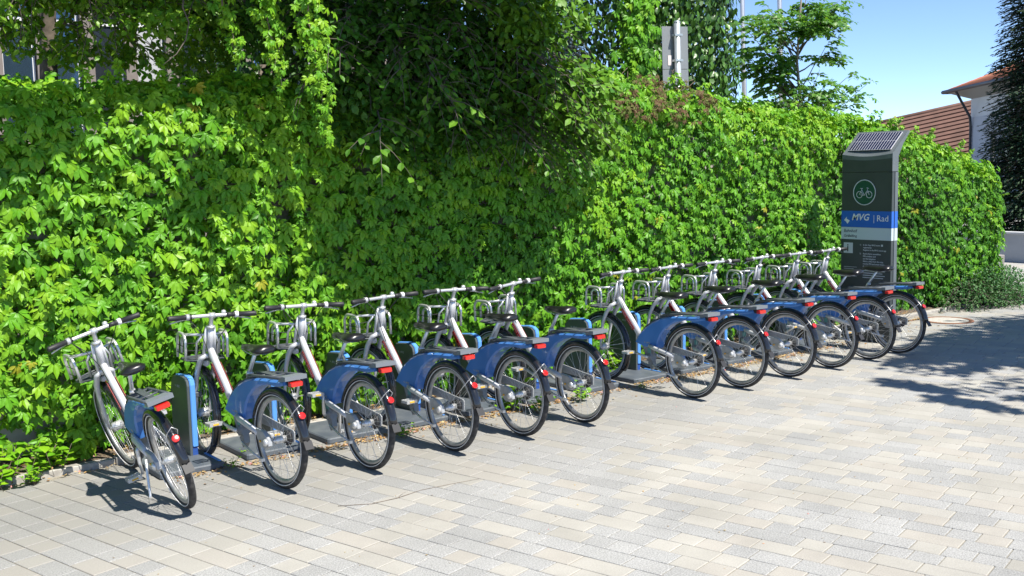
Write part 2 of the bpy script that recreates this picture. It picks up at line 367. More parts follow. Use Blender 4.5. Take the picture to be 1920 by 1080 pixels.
def front_y(x, z):
    b = 7.66-.13*np.clip(z/1.0, 0, 1)-.05*np.clip(z-1.6, 0, 1)
    k = np.interp(x, [3.5, 6.5], [.55, 1]); return b-(.10*fn(x, z)+.07*np.sin(x*.9+1.0)*np.sin(z*1.7+x*.5))*k
creeper = empty('creeper'); creeper.location = (0, 7.9, 0); tag(creeper, 'dense green five leaved creeper covering the whole wall behind the bikes', 'climbing plant')
PO = np.array([0, 7.9, 0])
def creeper_pts(x0, x1, dens):
    area = (x1-x0)*2.9; n = int(area*dens); x = rng.uniform(x0, x1, n); z = rng.uniform(.03, 2.95, n)
    zt = np.interp(x, TOPX, TOPZ)+.07*fn(x*1.7, x*0, 3)+.05*fn(x*5.1, x*0, 6); keep = z < zt
    # the wall foot at far left is bare in places
    bare = np.clip((2.05-x)/.5, 0, 1)*np.clip((.62-z)/.3, 0, 1); keep &= rng.uniform(0, 1, n) > bare*.93
    keep &= rng.uniform(0, 1, n) > np.clip((.22-z)/.2, 0, 1)*.55
    # thin spots
    keep &= (fn(x*2.3, z*2.1, 9) > -.93) | (rng.uniform(0, 1, n) < .35)
    x, z, zt = x[keep], z[keep], zt[keep]; n = len(x)
    y = front_y(x, z)+np.where(rng.uniform(0, 1, n) < .5, rng.uniform(-.02, .07, n), rng.uniform(.10, .33, n))
    # round the shoulder at the top
    sh = np.clip((z-(zt-.28))/.28, 0, 1); y = y+.22*sh**2
    P = np.stack([x, y, z], 1)
    N_ = np.stack([rng.normal(0, .26, n), -1+rng.normal(0, .2, n)+.3*sh, .85+rng.normal(0, .24, n)+sh*.9], 1)
    T_ = np.stack([rng.normal(0, .40, n), -.35+rng.normal(0, .22, n), -1.0+0*x], 1)
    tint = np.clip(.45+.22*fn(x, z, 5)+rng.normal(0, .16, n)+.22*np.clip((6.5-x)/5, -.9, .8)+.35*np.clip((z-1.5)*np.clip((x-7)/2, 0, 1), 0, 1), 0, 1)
    s = rng.uniform(.050, .104, n)*np.interp(x, [5.5, 8.5], [1, .84])
    return P, T_, N_, s, tint
def top_pts(dens):
    n = int(16*1.0*dens); x = rng.uniform(-1, 14.9, n); y = rng.uniform(7.5, 8.5, n); zt = np.interp(x, TOPX, TOPZ)
    z = zt+.07*fn(x*1.7, x*0, 3)+.05*fn(x*5.1, x*0, 6)-.12*((y-7.95)/.45)**2+rng.normal(0, .045, n)
    P = np.stack([x, y, z], 1); N_ = np.stack([rng.normal(0, .5, n), -.35+rng.normal(0, .4, n), 1+0*x], 1)
    T_ = np.stack([rng.normal(0, .8, n), -.5+rng.normal(0, .6, n), -.5+rng.normal(0, .3, n)], 1)
    tint = np.clip(.62+rng.normal(0, .2, n), 0, 1); return P, T_, N_, rng.uniform(.06, .10, n), tint
def shoots(k):
    P, T, N, S_, t_ = [], [], [], [], []
    for i in range(k):
        x = random.uniform(-.3, 14.6); zt = float(np.interp(x, TOPX, TOPZ)); L = random.uniform(.10, .32); up_ = random.random() < .6
        z0 = zt-.03 if up_ else random.uniform(.9, zt-.1); y0 = 7.62 if up_ else 7.5
        d = Vector((random.gauss(0, .35), -random.uniform(.1, .6), 1 if up_ else random.uniform(-.6, .2))).normalized(); m = int(L/.028)
        for j in range(m):
            f = (j+.5)/m; P.append((x+d.x*L*f, y0+d.y*L*f, z0+d.z*L*f-.3*L*f*f)); T.append((random.gauss(0, .8), random.gauss(-.4, .4), random.gauss(-.5, .4))); N.append((random.gauss(0, .4), -.7, 1)); S_.append(random.uniform(.05, .085)*(1.1-.5*f)); t_.append(min(.93, random.gauss(.75, .12)))
    return np.array(P), np.array(T), np.array(N), np.array(S_), np.array(t_)
def end_pts(n):
    a = rng.uniform(-.5*math.pi, .5*math.pi, n); z = rng.uniform(.1, 1.95, n); rr = rng.uniform(.42, .62, n)*(1-.3*np.clip(z-1.4, 0, 1))
    P = np.stack([14.55+rr*np.cos(a), 8.02+rr*np.sin(a), z], 1); N_ = np.stack([np.cos(a), np.sin(a)-.2, .5+rng.normal(0, .3, n)], 1)
    T_ = np.stack([rng.normal(0, .4, n)+.2*np.cos(a), rng.normal(0, .4, n)-.2, -1+0*z], 1)
    return P, T_, N_, rng.uniform(.06, .10, n), np.clip(.42+rng.normal(0, .17, n), 0, 1)
sets = [creeper_pts(-.6, 7.2, 640), creeper_pts(7.2, 15.0, 680), shoots(95), top_pts(260), end_pts(900)]
P, T_, N_, s_, ti = [np.concatenate([q[i] for q in sets]) for i in range(5)]
ti = np.minimum(ti, .93); ti[rng.uniform(0, 1, len(ti)) < .004] = 1.0
print('creeper leaves', len(P))
# the 300 leaves that show largest become parts of their own
d = P-np.array(CAM); zz = d@np.array(_f); px = 960+1950*(d@np.array(_r))/zz; py = 540-1950*(d@np.array(_u))/zz
vis = (px > 5) & (px < 1915) & (py > 5) & (py < 1000) & (P[:, 1]-front_y(P[:, 0], P[:, 2]) < .05)
score = np.where(vis, s_/zz, 0); top = np.argsort(-score)[:300]; mask = np.ones(len(P), bool); mask[top] = False
V, T, tt = instance(PALM, P[mask]-PO, T_[mask], N_[mask], s_[mask], ti[mask]); o = trimesh('leaves', V, T, creeper_m, creeper, tt); o['kind'] = 'stuff'
lm = []
for i in range(8):
    for t in (.3, .5, .7, .9):
        v, t3 = PALM[i]; me = bpy.data.meshes.new('leaf'); me.from_pydata(v.tolist(), [], t3.tolist()); a = me.attributes.new('tint', 'FLOAT', 'POINT'); a.data.foreach_set('value', [t]*len(v)); me.materials.append(creeper_m); lm.append(me)
for i in top:
    t = Vector(T_[i]).normalized(); nn = Vector(N_[i]); nn = (nn-t*nn.dot(t)).normalized(); sd = nn.cross(t)
    o = bpy.data.objects.new('leaf', lm[random.randrange(8)*4+min(3, max(0, int((ti[i]-.2)/.2)))]); C.objects.link(o); o.parent = creeper; p = P[i]-PO; sc = s_[i]*1.08
    o.matrix_local = Matrix(((t.x*sc, sd.x*sc, nn.x*sc, p[0]), (t.y*sc, sd.y*sc, nn.y*sc, p[1]), (t.z*sc, sd.z*sc, nn.z*sc, p[2]), (0, 0, 0, 1)))
# woody stems on the wall
stemm = noisy('creeper stem', (.10, .07, .05), (.22, .17, .13), 20, .85, .3)
g = MB()
for k in range(46):
    x = random.uniform(-.8, 14.2); z = 0.02; y = 7.86; pts = [(x, y-PO[1], z)]
    for q in range(9):
        x += random.uniform(-.16, .16); z += random.uniform(.16, .3); 
        if z > np.interp(x, TOPX, TOPZ)-.15: break
        pts.append((x, y-PO[1]+random.uniform(-.09, .03), z))
    if len(pts) > 2: g.tube(pts, [max(.003, .013-.0013*i) for i in range(len(pts))], 5)
g.build('stems', stemm, creeper)['kind'] = 'stuff'
# twig hoop at far left and tendrils over the top
# ============================================================ TREES
barkm = noisy('bark', (.06, .05, .04), (.16, .13, .10), 12, .9, .6)
def bez(a, b, droop, n, wob=.03):
    pts = []; a = Vector(a); b = Vector(b)
    for i in range(n+1):
        t = i/n; p = a.lerp(b, t); p.z += droop*4*t*(1-t); 
        if 0 < i < n: p += Vector((random.uniform(-wob, wob), random.uniform(-wob, wob), random.uniform(-wob, wob)))
        pts.append(p)
    return pts
class Tree:
    def __init__(s, name, label, loc, cat='tree', group=None):
        s.root = empty(name, loc); tag(s.root, label, cat, group); s.o = Vector(loc); s.w = MB(); s.P = []; s.T = []; s.N = []; s.s = []; s.t = []
    def trunk(s, pts, rs, m=None):
        g = MB(); g.tube([Vector(p)-s.o for p in pts], rs, 10); g.build('trunk', m or barkm, s.root)
    def limb(s, a, b, r0=.03, droop=.2, twigs=10, tl=(.25, .5), leaf=.07, sp=.045, tw_up=.1, tint=.5, start=.25, hang=.3, flat=.5):
        pts = bez(a, b, droop, 8); n = len(pts); s.w.tube([p-s.o for p in pts], [r0*(1-.85*i/(n-1)) for i in range(n)], 5)
        for k in range(twigs):
            t = start+(1-start)*(k+random.random())/twigs; f = t*(n-1); i = min(int(f), n-2); p = pts[i].lerp(pts[i+1], f-i); ax = (pts[i+1]-pts[i]).normalized()
            sd = ax.cross(Vector((0, 0, 1))); sd = sd.normalized() if sd.length > .01 else Vector((1, 0, 0))
            dr = (ax*random.uniform(.3, 1)+sd*random.choice((-1, 1))*random.uniform(.4, 1)+Vector((0, 0, random.uniform(-flat, flat)+tw_up))).normalized()
            s.twig(p, dr, random.uniform(*tl), leaf, sp, tint+random.gauss(0, .12), hang)
        s.twig(pts[-1], (pts[-1]-pts[-2]).normalized(), tl[1]*.7, leaf, sp, tint, hang)
    def twig(s, p, d, L, leaf, sp, tint, hang=.3, wood=True):
        q = [p+d*L*t-Vector((0, 0, hang*L*t*t)) for t in (0, .35, .7, 1)]
        if wood: s.w.tube([v-s.o for v in q], [.005, .004, .003, .001], 3, False)
        m = max(3, int(L/sp)); sd = d.cross(Vector((0, 0, 1))); sd = sd.normalized() if sd.length > .01 else Vector((1, 0, 0))
        for k in range(m):
            t = (k+.6)/m; a = q[min(2, int(t*3))].lerp(q[min(3, int(t*3)+1)], t*3-int(t*3)) if t < 1 else q[3]
            side = 1 if k % 2 else -1
            T = d*random.uniform(.3, .9)+sd*side*random.uniform(.5, 1.1)+Vector((random.gauss(0, .2), random.gauss(0, .2), -random.uniform(0, .9)*hang*2))
            N = Vector((random.gauss(0, .45), random.gauss(0, .45)-.25, 1))
            s.P.append(tuple(a)); s.T.append(tuple(T)); s.N.append(tuple(N)); s.s.append(leaf*random.uniform(.7, 1.25)); s.t.append(min(1, max(0, tint+random.gauss(0, .13))))
    def cloud(s, c, r, n, leaf, tint):
        for i in range(n):
            v = inell(c, r); s.P.append(tuple(v)); s.T.append((random.gauss(0, .8), random.gauss(0, .6)-.2, random.gauss(-.6, .4))); s.N.append((random.gauss(0, .45), random.gauss(0, .45)-.3, 1)); s.s.append(leaf*random.uniform(.7, 1.25)); s.t.append(min(1, max(0, tint+random.gauss(0, .15))))
    def finish(s, m, tpls, woodm=None, name='crown'):
        if s.w.v: s.w.build('branches', woodm or barkm, s.root)['kind'] = 'stuff'
        V, T, tt = instance(tpls, np.array(s.P)-np.array(s.o), np.array(s.T), np.array(s.N), np.array(s.s), np.minimum(np.array(s.t), .92))
        o = trimesh(name, V, T, m, s.root, tt); print(s.root.name, 'leaves', len(s.P)); return o
def inell(c, r):
    while True:
        v = Vector((random.uniform(-1, 1), random.uniform(-1, 1), random.uniform(-1, 1)))
        if v.length < 1: return Vector((c[0]+v.x*r[0], c[1]+v.y*r[1], c[2]+v.z*r[2]))
# --- the broadleaf tree that leans over the wall
tr = Tree('overhanging_tree', 'large dark broadleaf tree leaning over the wall above the middle bikes', (5.4, 9.0, 0))
twigm = noisy('grey twig', (.07, .06, .05), (.14, .12, .095), 14, .9)
tr.trunk([(5.4, 9.0, 0), (5.35, 8.95, 1.5), (5.2, 8.8, 3.0), (5.1, 8.5, 4.5), (5.0, 8.2, 6)], [.16, .14, .12, .09, .05])
clumps = [  # centre, radii, limbs, leaf size, tint
    ((4.75, 7.25, 2.85), (.85, .45, .55), 26, .075, .42),      # dark heart in front of the creeper
    ((5.5, 7.2, 2.75), (.6, .45, .6), 18, .07, .5),
    ((6.0, 7.0, 2.55), (.45, .35, .35), 10, .065, .6),        # drooping right tip
    ((5.9, 7.1, 2.15), (.45, .25, .3), 7, .062, .5),
    ((6.3, 7.4, 3.25), (.6, .45, .3), 10, .065, .7),
    ((3.9, 7.3, 3.0), (.45, .35, .45), 10, .075, .5),
    ((5.0, 6.6, 4.0), (.9, .9, .5), 24, .085, .5),            # shading canopy above the frame
    ((5.2, 5.9, 4.7), (.9, .8, .4), 18, .085, .5),
    ((3.4, 7.1, 4.0), (.4, .1, .2), 2, .08, .5),
    ((2.0, 6.95, 3.9), (.9, .25, .2), 12, .075, .6),            # band shading the left part
    ((5.95, 6.75, 2.75), (.3, .2, .18), 9, .088, .85),  # from here on sunlit sprays, the light painted in as a paler leaf tint
    ((6.25, 6.85, 2.5), (.25, .15, .12), 6, .085, .85),
    ((4.55, 6.55, 2.62), (.12, .1, .08), 1, .09, .85),
    ((3.95, 6.75, 2.2), (.1, .1, .05), 1, .085, .7),
]
for c, r, n_, lf, tn in clumps:
    for i in range(n_):
        e = inell(c, r); k = random.uniform(2.6, 4.6); st = Vector((5.25, 8.7, min(k, e.z+.6)))
        a = st.lerp(e, .45)+Vector((0, 0, .15)) if (e-st).length > 1.6 else st
        tr.limb(a, e, .014, .08, 9, (.18, .42), lf, .05, 0, tn, .2, .45)
for c, r, n_, lf, tn in (((4.75, 7.45, 2.8), (.95, .35, .75), 3800, .075, .35), ((5.45, 7.4, 2.7), (.5, .3, .5), 1300, .07, .45), ((4.0, 7.7, 3.3), (.8, .4, .4), 1500, .075, .4), ((5.6, 7.6, 3.5), (.9, .4, .35), 1700, .07, .5),
                         ((5.0, 6.5, 4.0), (1.05, .8, .5), 7500, .11, .5), ((5.05, 5.75, 4.75), (.95, .7, .4), 5200, .11, .5), ((3.75, 7.0, 3.9), (.55, .25, .25), 1500, .10, .5), ((1.55, 6.62, 3.85), (.85, .2, .2), 2600, .09, .5), ((2.85, 6.85, 3.85), (.55, .12, .14), 1200, .09, .5), ((3.22, 6.38, 3.65), (.26, .14, .10), 420, .09, .5), ((3.15, 7.25, 4.0), (.5, .2, .2), 700, .09, .5), ((5.0, 7.3, 4.3), (1.5, .9, .25), 5000, .12, .5), ((3.9, 8.3, 3.6), (.9, .3, .5), 2600, .08, .3)):
    tr.cloud(c, r, n_, lf, tn)
for c, r, n_ in (((6.2, 6.95, 2.72), (.48, .16, .30), 620), ((6.55, 7.15, 2.35), (.4, .12, .2), 300), ((5.7, 7.1, 3.25), (.35, .2, .25), 350), ((6.1, 7.3, 3.4), (.6, .3, .25), 500)): tr.cloud(c, r, n_, .085, .85)  # sunlit right side of the crown, its brightness put into the leaf tint
for a_, b_ in (((5.3, 8.4, 2.5), (4.35, 6.95, 3.15)), ((5.4, 8.2, 2.9), (5.6, 6.85, 2.2)), ((5.2, 8.3, 3.2), (5.0, 6.9, 3.4)), ((5.5, 8.3, 2.4), (6.2, 6.8, 2.75))):
    tr.limb(a_, b_, .016, .12, 10, (.2, .4), .075, .05, 0, .6, .3, .4)
tr.finish(tree_m, OV, twigm)
# --- maple-like branches over the left end
tm = Tree('leafy_tree', 'bright green small leaved tree over the wall at the left, windows behind', (2.2, 8.9, 0))
tm.trunk([(2.2, 8.9, 0), (2.25, 8.9, 2), (2.3, 8.8, 3.6), (2.4, 8.6, 5)], [.09, .08, .06, .03])
for c, r, n_ in (((1.75, 7.9, 3.25), (.45, .35, .25), 11), ((2.45, 7.8, 3.15), (.5, .3, .22), 13), ((3.0, 7.7, 3.35), (.5, .35, .2), 9), ((2.0, 7.5, 3.5), (.8, .4, .2), 12), ((3.6, 7.8, 3.4), (.4, .3, .2), 6)):
    for i in range(n_):
        e = inell(c, r); st = Vector((2.3, 8.7, random.uniform(3.2, 4.4))); tm.limb(st.lerp(e, .4), e, .009, .06, 8, (.15, .3), .06, .045, 0, .75, .2, .3)
for c, r, n_ in (((1.75, 8.2, 3.42), (.55, .35, .22), 900), ((2.6, 8.0, 3.38), (.6, .35, .16), 900), ((2.2, 7.7, 3.6), (.9, .4, .22), 900), ((1.9, 8.2, 3.14), (.22, .15, .2), 330), ((2.5, 8.15, 2.97), (.6, .12, .09), 420), ((2.33, 8.4, 3.08), (.13, .15, .24), 260), ((2.74, 8.4, 3.12), (.11, .15, .22), 170), ((2.3, 8.3, 3.42), (1.0, .25, .14), 1400), ((3.35, 8.4, 3.08), (.36, .2, .3), 800), ((1.72, 8.3, 3.2), (.12, .15, .18), 120), ((3.3, 8.1, 3.35), (.4, .3, .25), 520), ((1.5, 7.6, 3.15), (.25, .3, .18), 330), ((2.75, 7.6, 3.15), (.35, .25, .10), 300)): tm.cloud(c, r, n_, .06, .7)
tm.w.tube([Vector(q)-tm.o for q in [(2.79, 7.2, 3.35), (2.76, 7.2, 3.2), (2.80, 7.2, 3.1), (2.77, 7.2, 2.98), (2.70, 7.2, 2.88), (2.60, 7.2, 2.80)]], [.006, .006, .005, .005, .004, .002], 5)
tm.finish(leafmat('maple leaf', (.05, .17, .02), (.10, .27, .02), (.2, .36, .03), .4), OV)
# --- creeper festoons hanging from the tree
for (x, y, z, L, wdt, lab) in ((3.58, 6.95, 3.45, 1.15, .14, 'long strand of creeper hanging down in front of the dark tree'), (3.32, 7.1, 3.4, .75, .12, 'shorter creeper strand hanging left of the long one'), (3.05, 7.2, 3.3, .45, .07, 'short twig of creeper dangling over the hedge top beside the windows')):
    th = Tree('hanging_creeper', lab, (x, y, z), 'climbing plant', None)
    nL = int(L*wdt*1500)
    pts = bez((x, y, z), (x+.12, y+.02, z-L), 0, 10, .02); th.w.tube([p-th.o for p in pts], [.006]*6+[.003]*5, 4)
    for i in range(nL):
        t = random.random()**1.1; p = pts[0].lerp(pts[-1], t); ww = wdt*(1-.75*t)
        th.P.append((p.x+random.gauss(0, ww*.6), p.y+random.gauss(0, .05), p.z+random.gauss(0, .03))); th.T.append((random.gauss(0, .5), -.3, -1)); th.N.append((random.gauss(0, .4), -1, .7+random.gauss(0, .3))); th.s.append(random.uniform(.04, .075)*(1-.3*t)); th.t.append(min(1, max(0, random.gauss(.68, .15))))
    th.finish(creeper_m, PALM, stemm, 'leaves')['kind'] = 'stuff'
# --- street tree outside the right edge, throws the shade on the paving
ts = Tree('street_tree', 'tree beside the square whose shade falls on the paving', (13.6, -.9, 0))
ts.trunk([(13.6, -.9, 0), (13.5, -.8, 3), (13.3, -.3, 5.5), (13.2, 0, 8)], [.2, .17, .13, .05])
for c, r, n_ in (((12.9, 1.0, 7.0), (2.3, 1.0, .8), 46), ((11.0, 1.4, 6.7), (1.0, .4, .3), 8), ((14.5, .3, 7.2), (2.4, 1.3, 1.0), 30), ((9.6, .9, 6.1), (.3, .5, .1), 2)):
    for i in range(n_):
        e = inell(c, r); st = Vector((13.3, -.2, random.uniform(4.5, 7.5))); tsd = st.lerp(e, .5); ts.limb(tsd, e, .02, .1, 9, (.35, .7), .16, .085, 0, .5, .1, .2)
for c, r, n_ in (((12.7, 1.15, 7.0), (2.2, .95, .7), 3400), ((11.2, 1.5, 6.8), (1.2, .28, .2), 850), ((10.55, 1.05, 6.5), (.5, .12, .1), 200), ((9.25, 1.3, 6.0), (.13, .42, .08), 200), ((8.95, .65, 6.0), (.12, .5, .08), 210), ((9.45, .15, 6.0), (.12, .4, .08), 120), ((14.5, .5, 7.2), (2.4, 1.3, .9), 3000)): ts.cloud(c, r, n_, .16, .5)
ts.finish(tree_m, OV_LO)
# --- ivy clad tree
ivym = leafmat('ivy leaf', (.022, .065, .010), (.052, .14, .016), (.10, .22, .025), .08, .36, .45)
ti_ = Tree('ivy_covered_tree', 'tall rounded tree trunk clad in glossy dark ivy behind the road sign', (10.5, 10.3, 0))
ti_.trunk([(10.5, 10.3, 0), (10.5, 10.3, 3), (10.4, 10.4, 6.5)], [.25, .2, .1])
n = 26000
a = rng.uniform(0, 2*math.pi, n); z = rng.uniform(1.6, 6.6, n); rr = (1.12+.16*fn(a*2, z*1.4, 2)-.25*np.clip((z-5), 0, 2))*np.where(rng.uniform(0, 1, n) < .25, rng.uniform(.35, .8, n), rng.uniform(.82, 1.04, n))
Pv = np.stack([10.5+rr*np.cos(a), 10.3+rr*np.sin(a), z], 1); Nv = np.stack([np.cos(a)+rng.normal(0, .3, n), np.sin(a)+rng.normal(0, .3, n), .5+rng.normal(0, .3, n)], 1)
Tv = np.stack([rng.normal(0, .5, n), rng.normal(0, .5, n), -1+0*a], 1)
keepm = (Pv[:, 1] < 10.9)
ti_.P = [tuple(p) for p in Pv[keepm]]; ti_.T = [tuple(p) for p in Tv[keepm]]; ti_.N = [tuple(p) for p in Nv[keepm]]; ti_.s = list(rng.uniform(.07, .12, keepm.sum())); ti_.t = list(np.clip(rng.normal(.45, .2, keepm.sum()), 0, 1))
ti_.finish(ivym, OV)
# creeper strand that climbs its left side
th = Tree('climbing_creeper', 'light green creeper column hanging between the dark ivy and the sign', (9.15, 9.2, 2.6), 'climbing plant')
for i in range(620):
    t = random.random(); th.P.append((9.15+random.gauss(0, .13)*(1.2-.3*t), 9.2+random.gauss(0, .07), 2.5+2.1*t)); th.T.append((random.gauss(0, .4), -.3, -1)); th.N.append((random.gauss(0, .4), -1, .6)); th.s.append(random.uniform(.07, .115)); th.t.append(min(1, max(0, random.gauss(.5, .15))))
th.w.tube([Vector((0, .1, -.1)), Vector((.02, .12, 2.0))], .015, 5)
th.finish(creeper_m, PALM, stemm, 'leaves')['kind'] = 'stuff'
# --- pinnate tree against the sky
pinm = leafmat('pinnate leaf', (.035, .12, .022), (.07, .20, .03), (.13, .29, .035), .4, .4, .4)
tp = Tree('pinnate_tree', 'slender open tree with feathery leaves against the sky', (14.5, 10.9, 0))
tp.trunk([(14.5, 10.9, 0), (14.48, 10.85, 2.0), (14.55, 10.8, 2.9), (14.42, 10.8, 3.7), (14.6, 10.8, 5.6)], [.06, .045, .032, .022, .008], noisy('pale bark', (.16, .14, .11), (.24, .21, .17), 10, .9))
def pinnate(tree, p, d, L, n=7, leaf=.075, tint=.5):
    sd = d.cross(Vector((0, 0, 1))); sd = sd.normalized() if sd.length > .01 else Vector((1, 0, 0))
    q = lambda t: p+d*L*t-Vector((0, 0, .35*L*t*t))
    for k in range(n):
        t = .15+.85*k/(n-1)
        for side in (-1, 1):
            tree.P.append(tuple(q(t))); tree.T.append(tuple(d*.6+sd*side+Vector((random.gauss(0, .2), random.gauss(0, .2), random.uniform(-.9, .1))))); tree.N.append((random.gauss(0, .35), random.gauss(0, .35)-.75, 1)); tree.s.append(leaf*random.uniform(.8, 1.2)); tree.t.append(min(1, max(0, tint+random.gauss(0, .2))))
for k in range(60):
    z0 = random.uniform(1.8, 4.2); st = Vector((14.5, 10.85, z0)); reach = (1.3 if z0 < 3.4 else 1.1 if z0 < 4.2 else .9)*random.uniform(.35, 1); an = random.uniform(0, 2*math.pi)
    rd = Vector((math.cos(an), math.sin(an), 0)); e = st+rd*reach+Vector((0, 0, reach*random.uniform(.25, 1.25)))
    pts = bez(st, e, .05, 6, .02); tp.w.tube([p-tp.o for p in pts], [.014*(1-.8*i/6) for i in range(7)], 4)
    for j in range(9):
        f = random.uniform(.35, 1)*5.99; i = int(f); p = pts[i].lerp(pts[i+1], f-i); a = random.uniform(0, 2*math.pi); dd = (rd*.6+Vector((math.cos(a), math.sin(a), random.uniform(-.1, .5)))).normalized()
        pinnate(tp, p, dd, random.uniform(.28, .45), 8, .095, .66)
tp.finish(pinm, OV)
# --- tops of shrubs behind the wall between pinnate tree and house
tb = Tree('shrub', 'dark shrub poking above the hedge left of the info pillar', (12.9, 9.6, 0), 'shrub')
for k in range(26): 
    e = inell((12.9, 9.5, 2.75), (1.3, .5, .3)); tb.limb((12.9+random.uniform(-.8, .8), 9.6, 1.8), e, .01, .03, 7, (.15, .3), .06, .04, .1, .45, .2, .2)
tb.finish(pinm, OV_LO)
# brownish dead patch over the hedge
deadm = leafmat('withered leaf', (.12, .065, .035), (.17, .12, .06), (.11, .17, .03), .2, .7, .2)
td = Tree('withered_creeper', 'patch of withered reddish brown creeper on the hedge top below the ivy tree', (7.9, 7.8, 2.7), 'climbing plant')
for i in range(850):
    v = inell((7.75, 7.62, 2.72), (.85, .32, .28))
    if math.sin(v.x*9+v.z*7)+math.sin(v.x*17-v.z*13) < random.uniform(-1, .9): continue
    v.y = float(front_y(np.array([v.x]), np.array([v.z]))[0])+max(0, v.z-2.6)*.6-random.uniform(.0, .08); td.P.append(tuple(v)); td.T.append((random.gauss(0, .6), random.gauss(0, .4)-.2, -1)); td.N.append((random.gauss(0, .5), -1, random.gauss(.5, .4))); td.s.append(random.uniform(.03, .06)); td.t.append(random.random())
for i in range(30):
    v = inell((7.75, 7.7, 2.8), (.7, .3, .2)); q = v+Vector((random.uniform(-.2, .2), random.uniform(-.1, .1), random.uniform(-.15, .15))); td.w.tube([v-td.o, q-td.o], .004, 3)
td.finish(deadm, PALM_LO, stemm, 'leaves')['kind'] = 'stuff'
# --- conifers
firm = leafmat('fir needles', (.010, .028, .016), (.020, .050, .026), (.055, .10, .040), .05, .6, .2)
def conifer(name, label, x, y, H, Rb, nb, tint=.4, leaf=.16, z0=.3, m=None, side=None):
    t = Tree(name, label, (x, y, 0)); t.trunk([(x, y, 0), (x, y, H*.6), (x, y, H)], [.16, .1, .02])
    for k in range(nb):
        f = (k+random.random())/nb; z = z0+(H-z0)*f; r = Rb*(1-f*.8)*random.uniform(.6, 1.0); a = random.uniform(0, 2*math.pi)
        if side is not None: a = side+random.uniform(-1.9, 1.9)
        rd = Vector((math.cos(a), math.sin(a), 0)); st = Vector((x, y, z)); e = st+rd*r+Vector((0, 0, -.22*r))
        pts = bez(st, e, .06*r, 5, .02); t.w.tube([p-t.o for p in pts], [.02, .016, .012, .009, .006, .003], 4)
        m_ = int(r/.05)
        for j in range(m_):
            tt = .15+.85*j/m_; ff = tt*4.99; i = int(ff); p = pts[i].lerp(pts[i+1], ff-i)
            for sgn in (-1, 1):
                dd = rd*random.uniform(.5, 1)+rd.cross(Vector((0, 0, 1)))*sgn*random.uniform(.4, 1)+Vector((0, 0, random.uniform(-.5, .15)))
                t.P.append(tuple(p)); t.T.append(tuple(dd)); t.N.append((random.gauss(0, .5), random.gauss(0, .5), 1)); t.s.append(leaf*random.uniform(.6, 1.3)*(1.25-.6*tt)); t.t.append(min(1, max(0, tint+.35*(tt-.5)+random.gauss(0, .15))))
    v, tr3 = leaflet_tpl(.17, .02, .12, full=False)
    for q in range(int(H*1.6)):
        zc = z0+q/1.6; rc_ = Rb*(1-zc/H*.8)*.86
        if zc < H-1:
            for q2 in range(int(4200*rc_*rc_)):
                v_ = inell((x, y, zc), (rc_, rc_, .7)); a_ = math.atan2(v_.y-y, v_.x-x)
                if (v_-Vector((x, y, zc))).length < rc_*.45 or math.sin(a_*7+v_.z*5)+math.sin(v_.z*11+a_*3) < random.uniform(-1.6, .6): continue
                t.P.append(tuple(v_)); t.T.append((math.cos(a_)+random.gauss(0, .35), math.sin(a_)+random.gauss(0, .35), random.gauss(-.15, .3))); t.N.append((random.gauss(0, .4), random.gauss(0, .4)-.3, 1)); t.s.append(leaf*random.uniform(.5, 1.2)); t.t.append(min(1, max(0, random.gauss(.5, .25))))
    t.finish(m or firm, [(v, tr3)])
conifer('fir_tree', 'tall dark fir at the right edge behind the low white wall', 23.3, 10.9, 11, 1.8, 1500, .45, .12, side=R(190))
bfir = leafmat('blue conifer', (.05, .085, .10), (.08, .125, .14), (.13, .18, .19), .05, .5)
conifer('blue_conifer', 'pale blue conifer glimpsed through the gap between the trees', 16.9, 20.0, 7.6, 2.0, 130, .6, .2, 2.5, bfir)
# dark trees closing the view behind the wall on the left half
def bush(name, label, c, r, nl, leaf, m, tint=.4, cat='tree', hollow=.75, tp=None):
    t = Tree(name, label, (c[0], c[1], 0), cat); t.trunk([(c[0], c[1], 0), (c[0], c[1], c[2])], [.1, .05])
    n = nl; ph = rng.uniform(0, 2*math.pi, n); u = rng.uniform(-1, 1, n); q = np.sqrt(1-u*u); rad = rng.uniform(hollow, 1.02, n)*(1+.13*np.sin(ph*5+u*6)+.1*np.sin(ph*9-u*11))
    Pv = np.stack([c[0]+r[0]*rad*q*np.cos(ph), c[1]+r[1]*rad*q*np.sin(ph), c[2]+r[2]*rad*u], 1)
    Nv = np.stack([q*np.cos(ph), q*np.sin(ph), u+.6], 1)+rng.normal(0, .35, (n, 3)); Tv = rng.normal(0, .6, (n, 3))+np.array([0, 0, -.7])
    k = Pv[:, 2] > .05; t.P = Pv[k]; t.T = Tv[k]; t.N = Nv[k]; t.s = rng.uniform(.7, 1.3, k.sum())*leaf; t.t = np.clip(rng.normal(tint, .17, k.sum()), 0, 1)
    t.finish(m, tp or OV_LO); return t
bush('evergreen_tree', 'dark evergreen standing behind the overhanging tree', (6.9, 9.9, 3.2), (1.3, .9, 2.6), 9000, .09, ivym, .4)
bush('yew_tree', 'dark yew filling the gap between the windows and the overhanging tree', (4.45, 9.6, 3.1), (.75, .7, 2.4), 6000, .09, ivym, .3)
bush('garden_tree', 'shaded leafy tree deep behind the wall left of centre', (5.3, 11.2, 3.4), (1.0, .8, 2.4), 7000, .10, tree_m, .3)
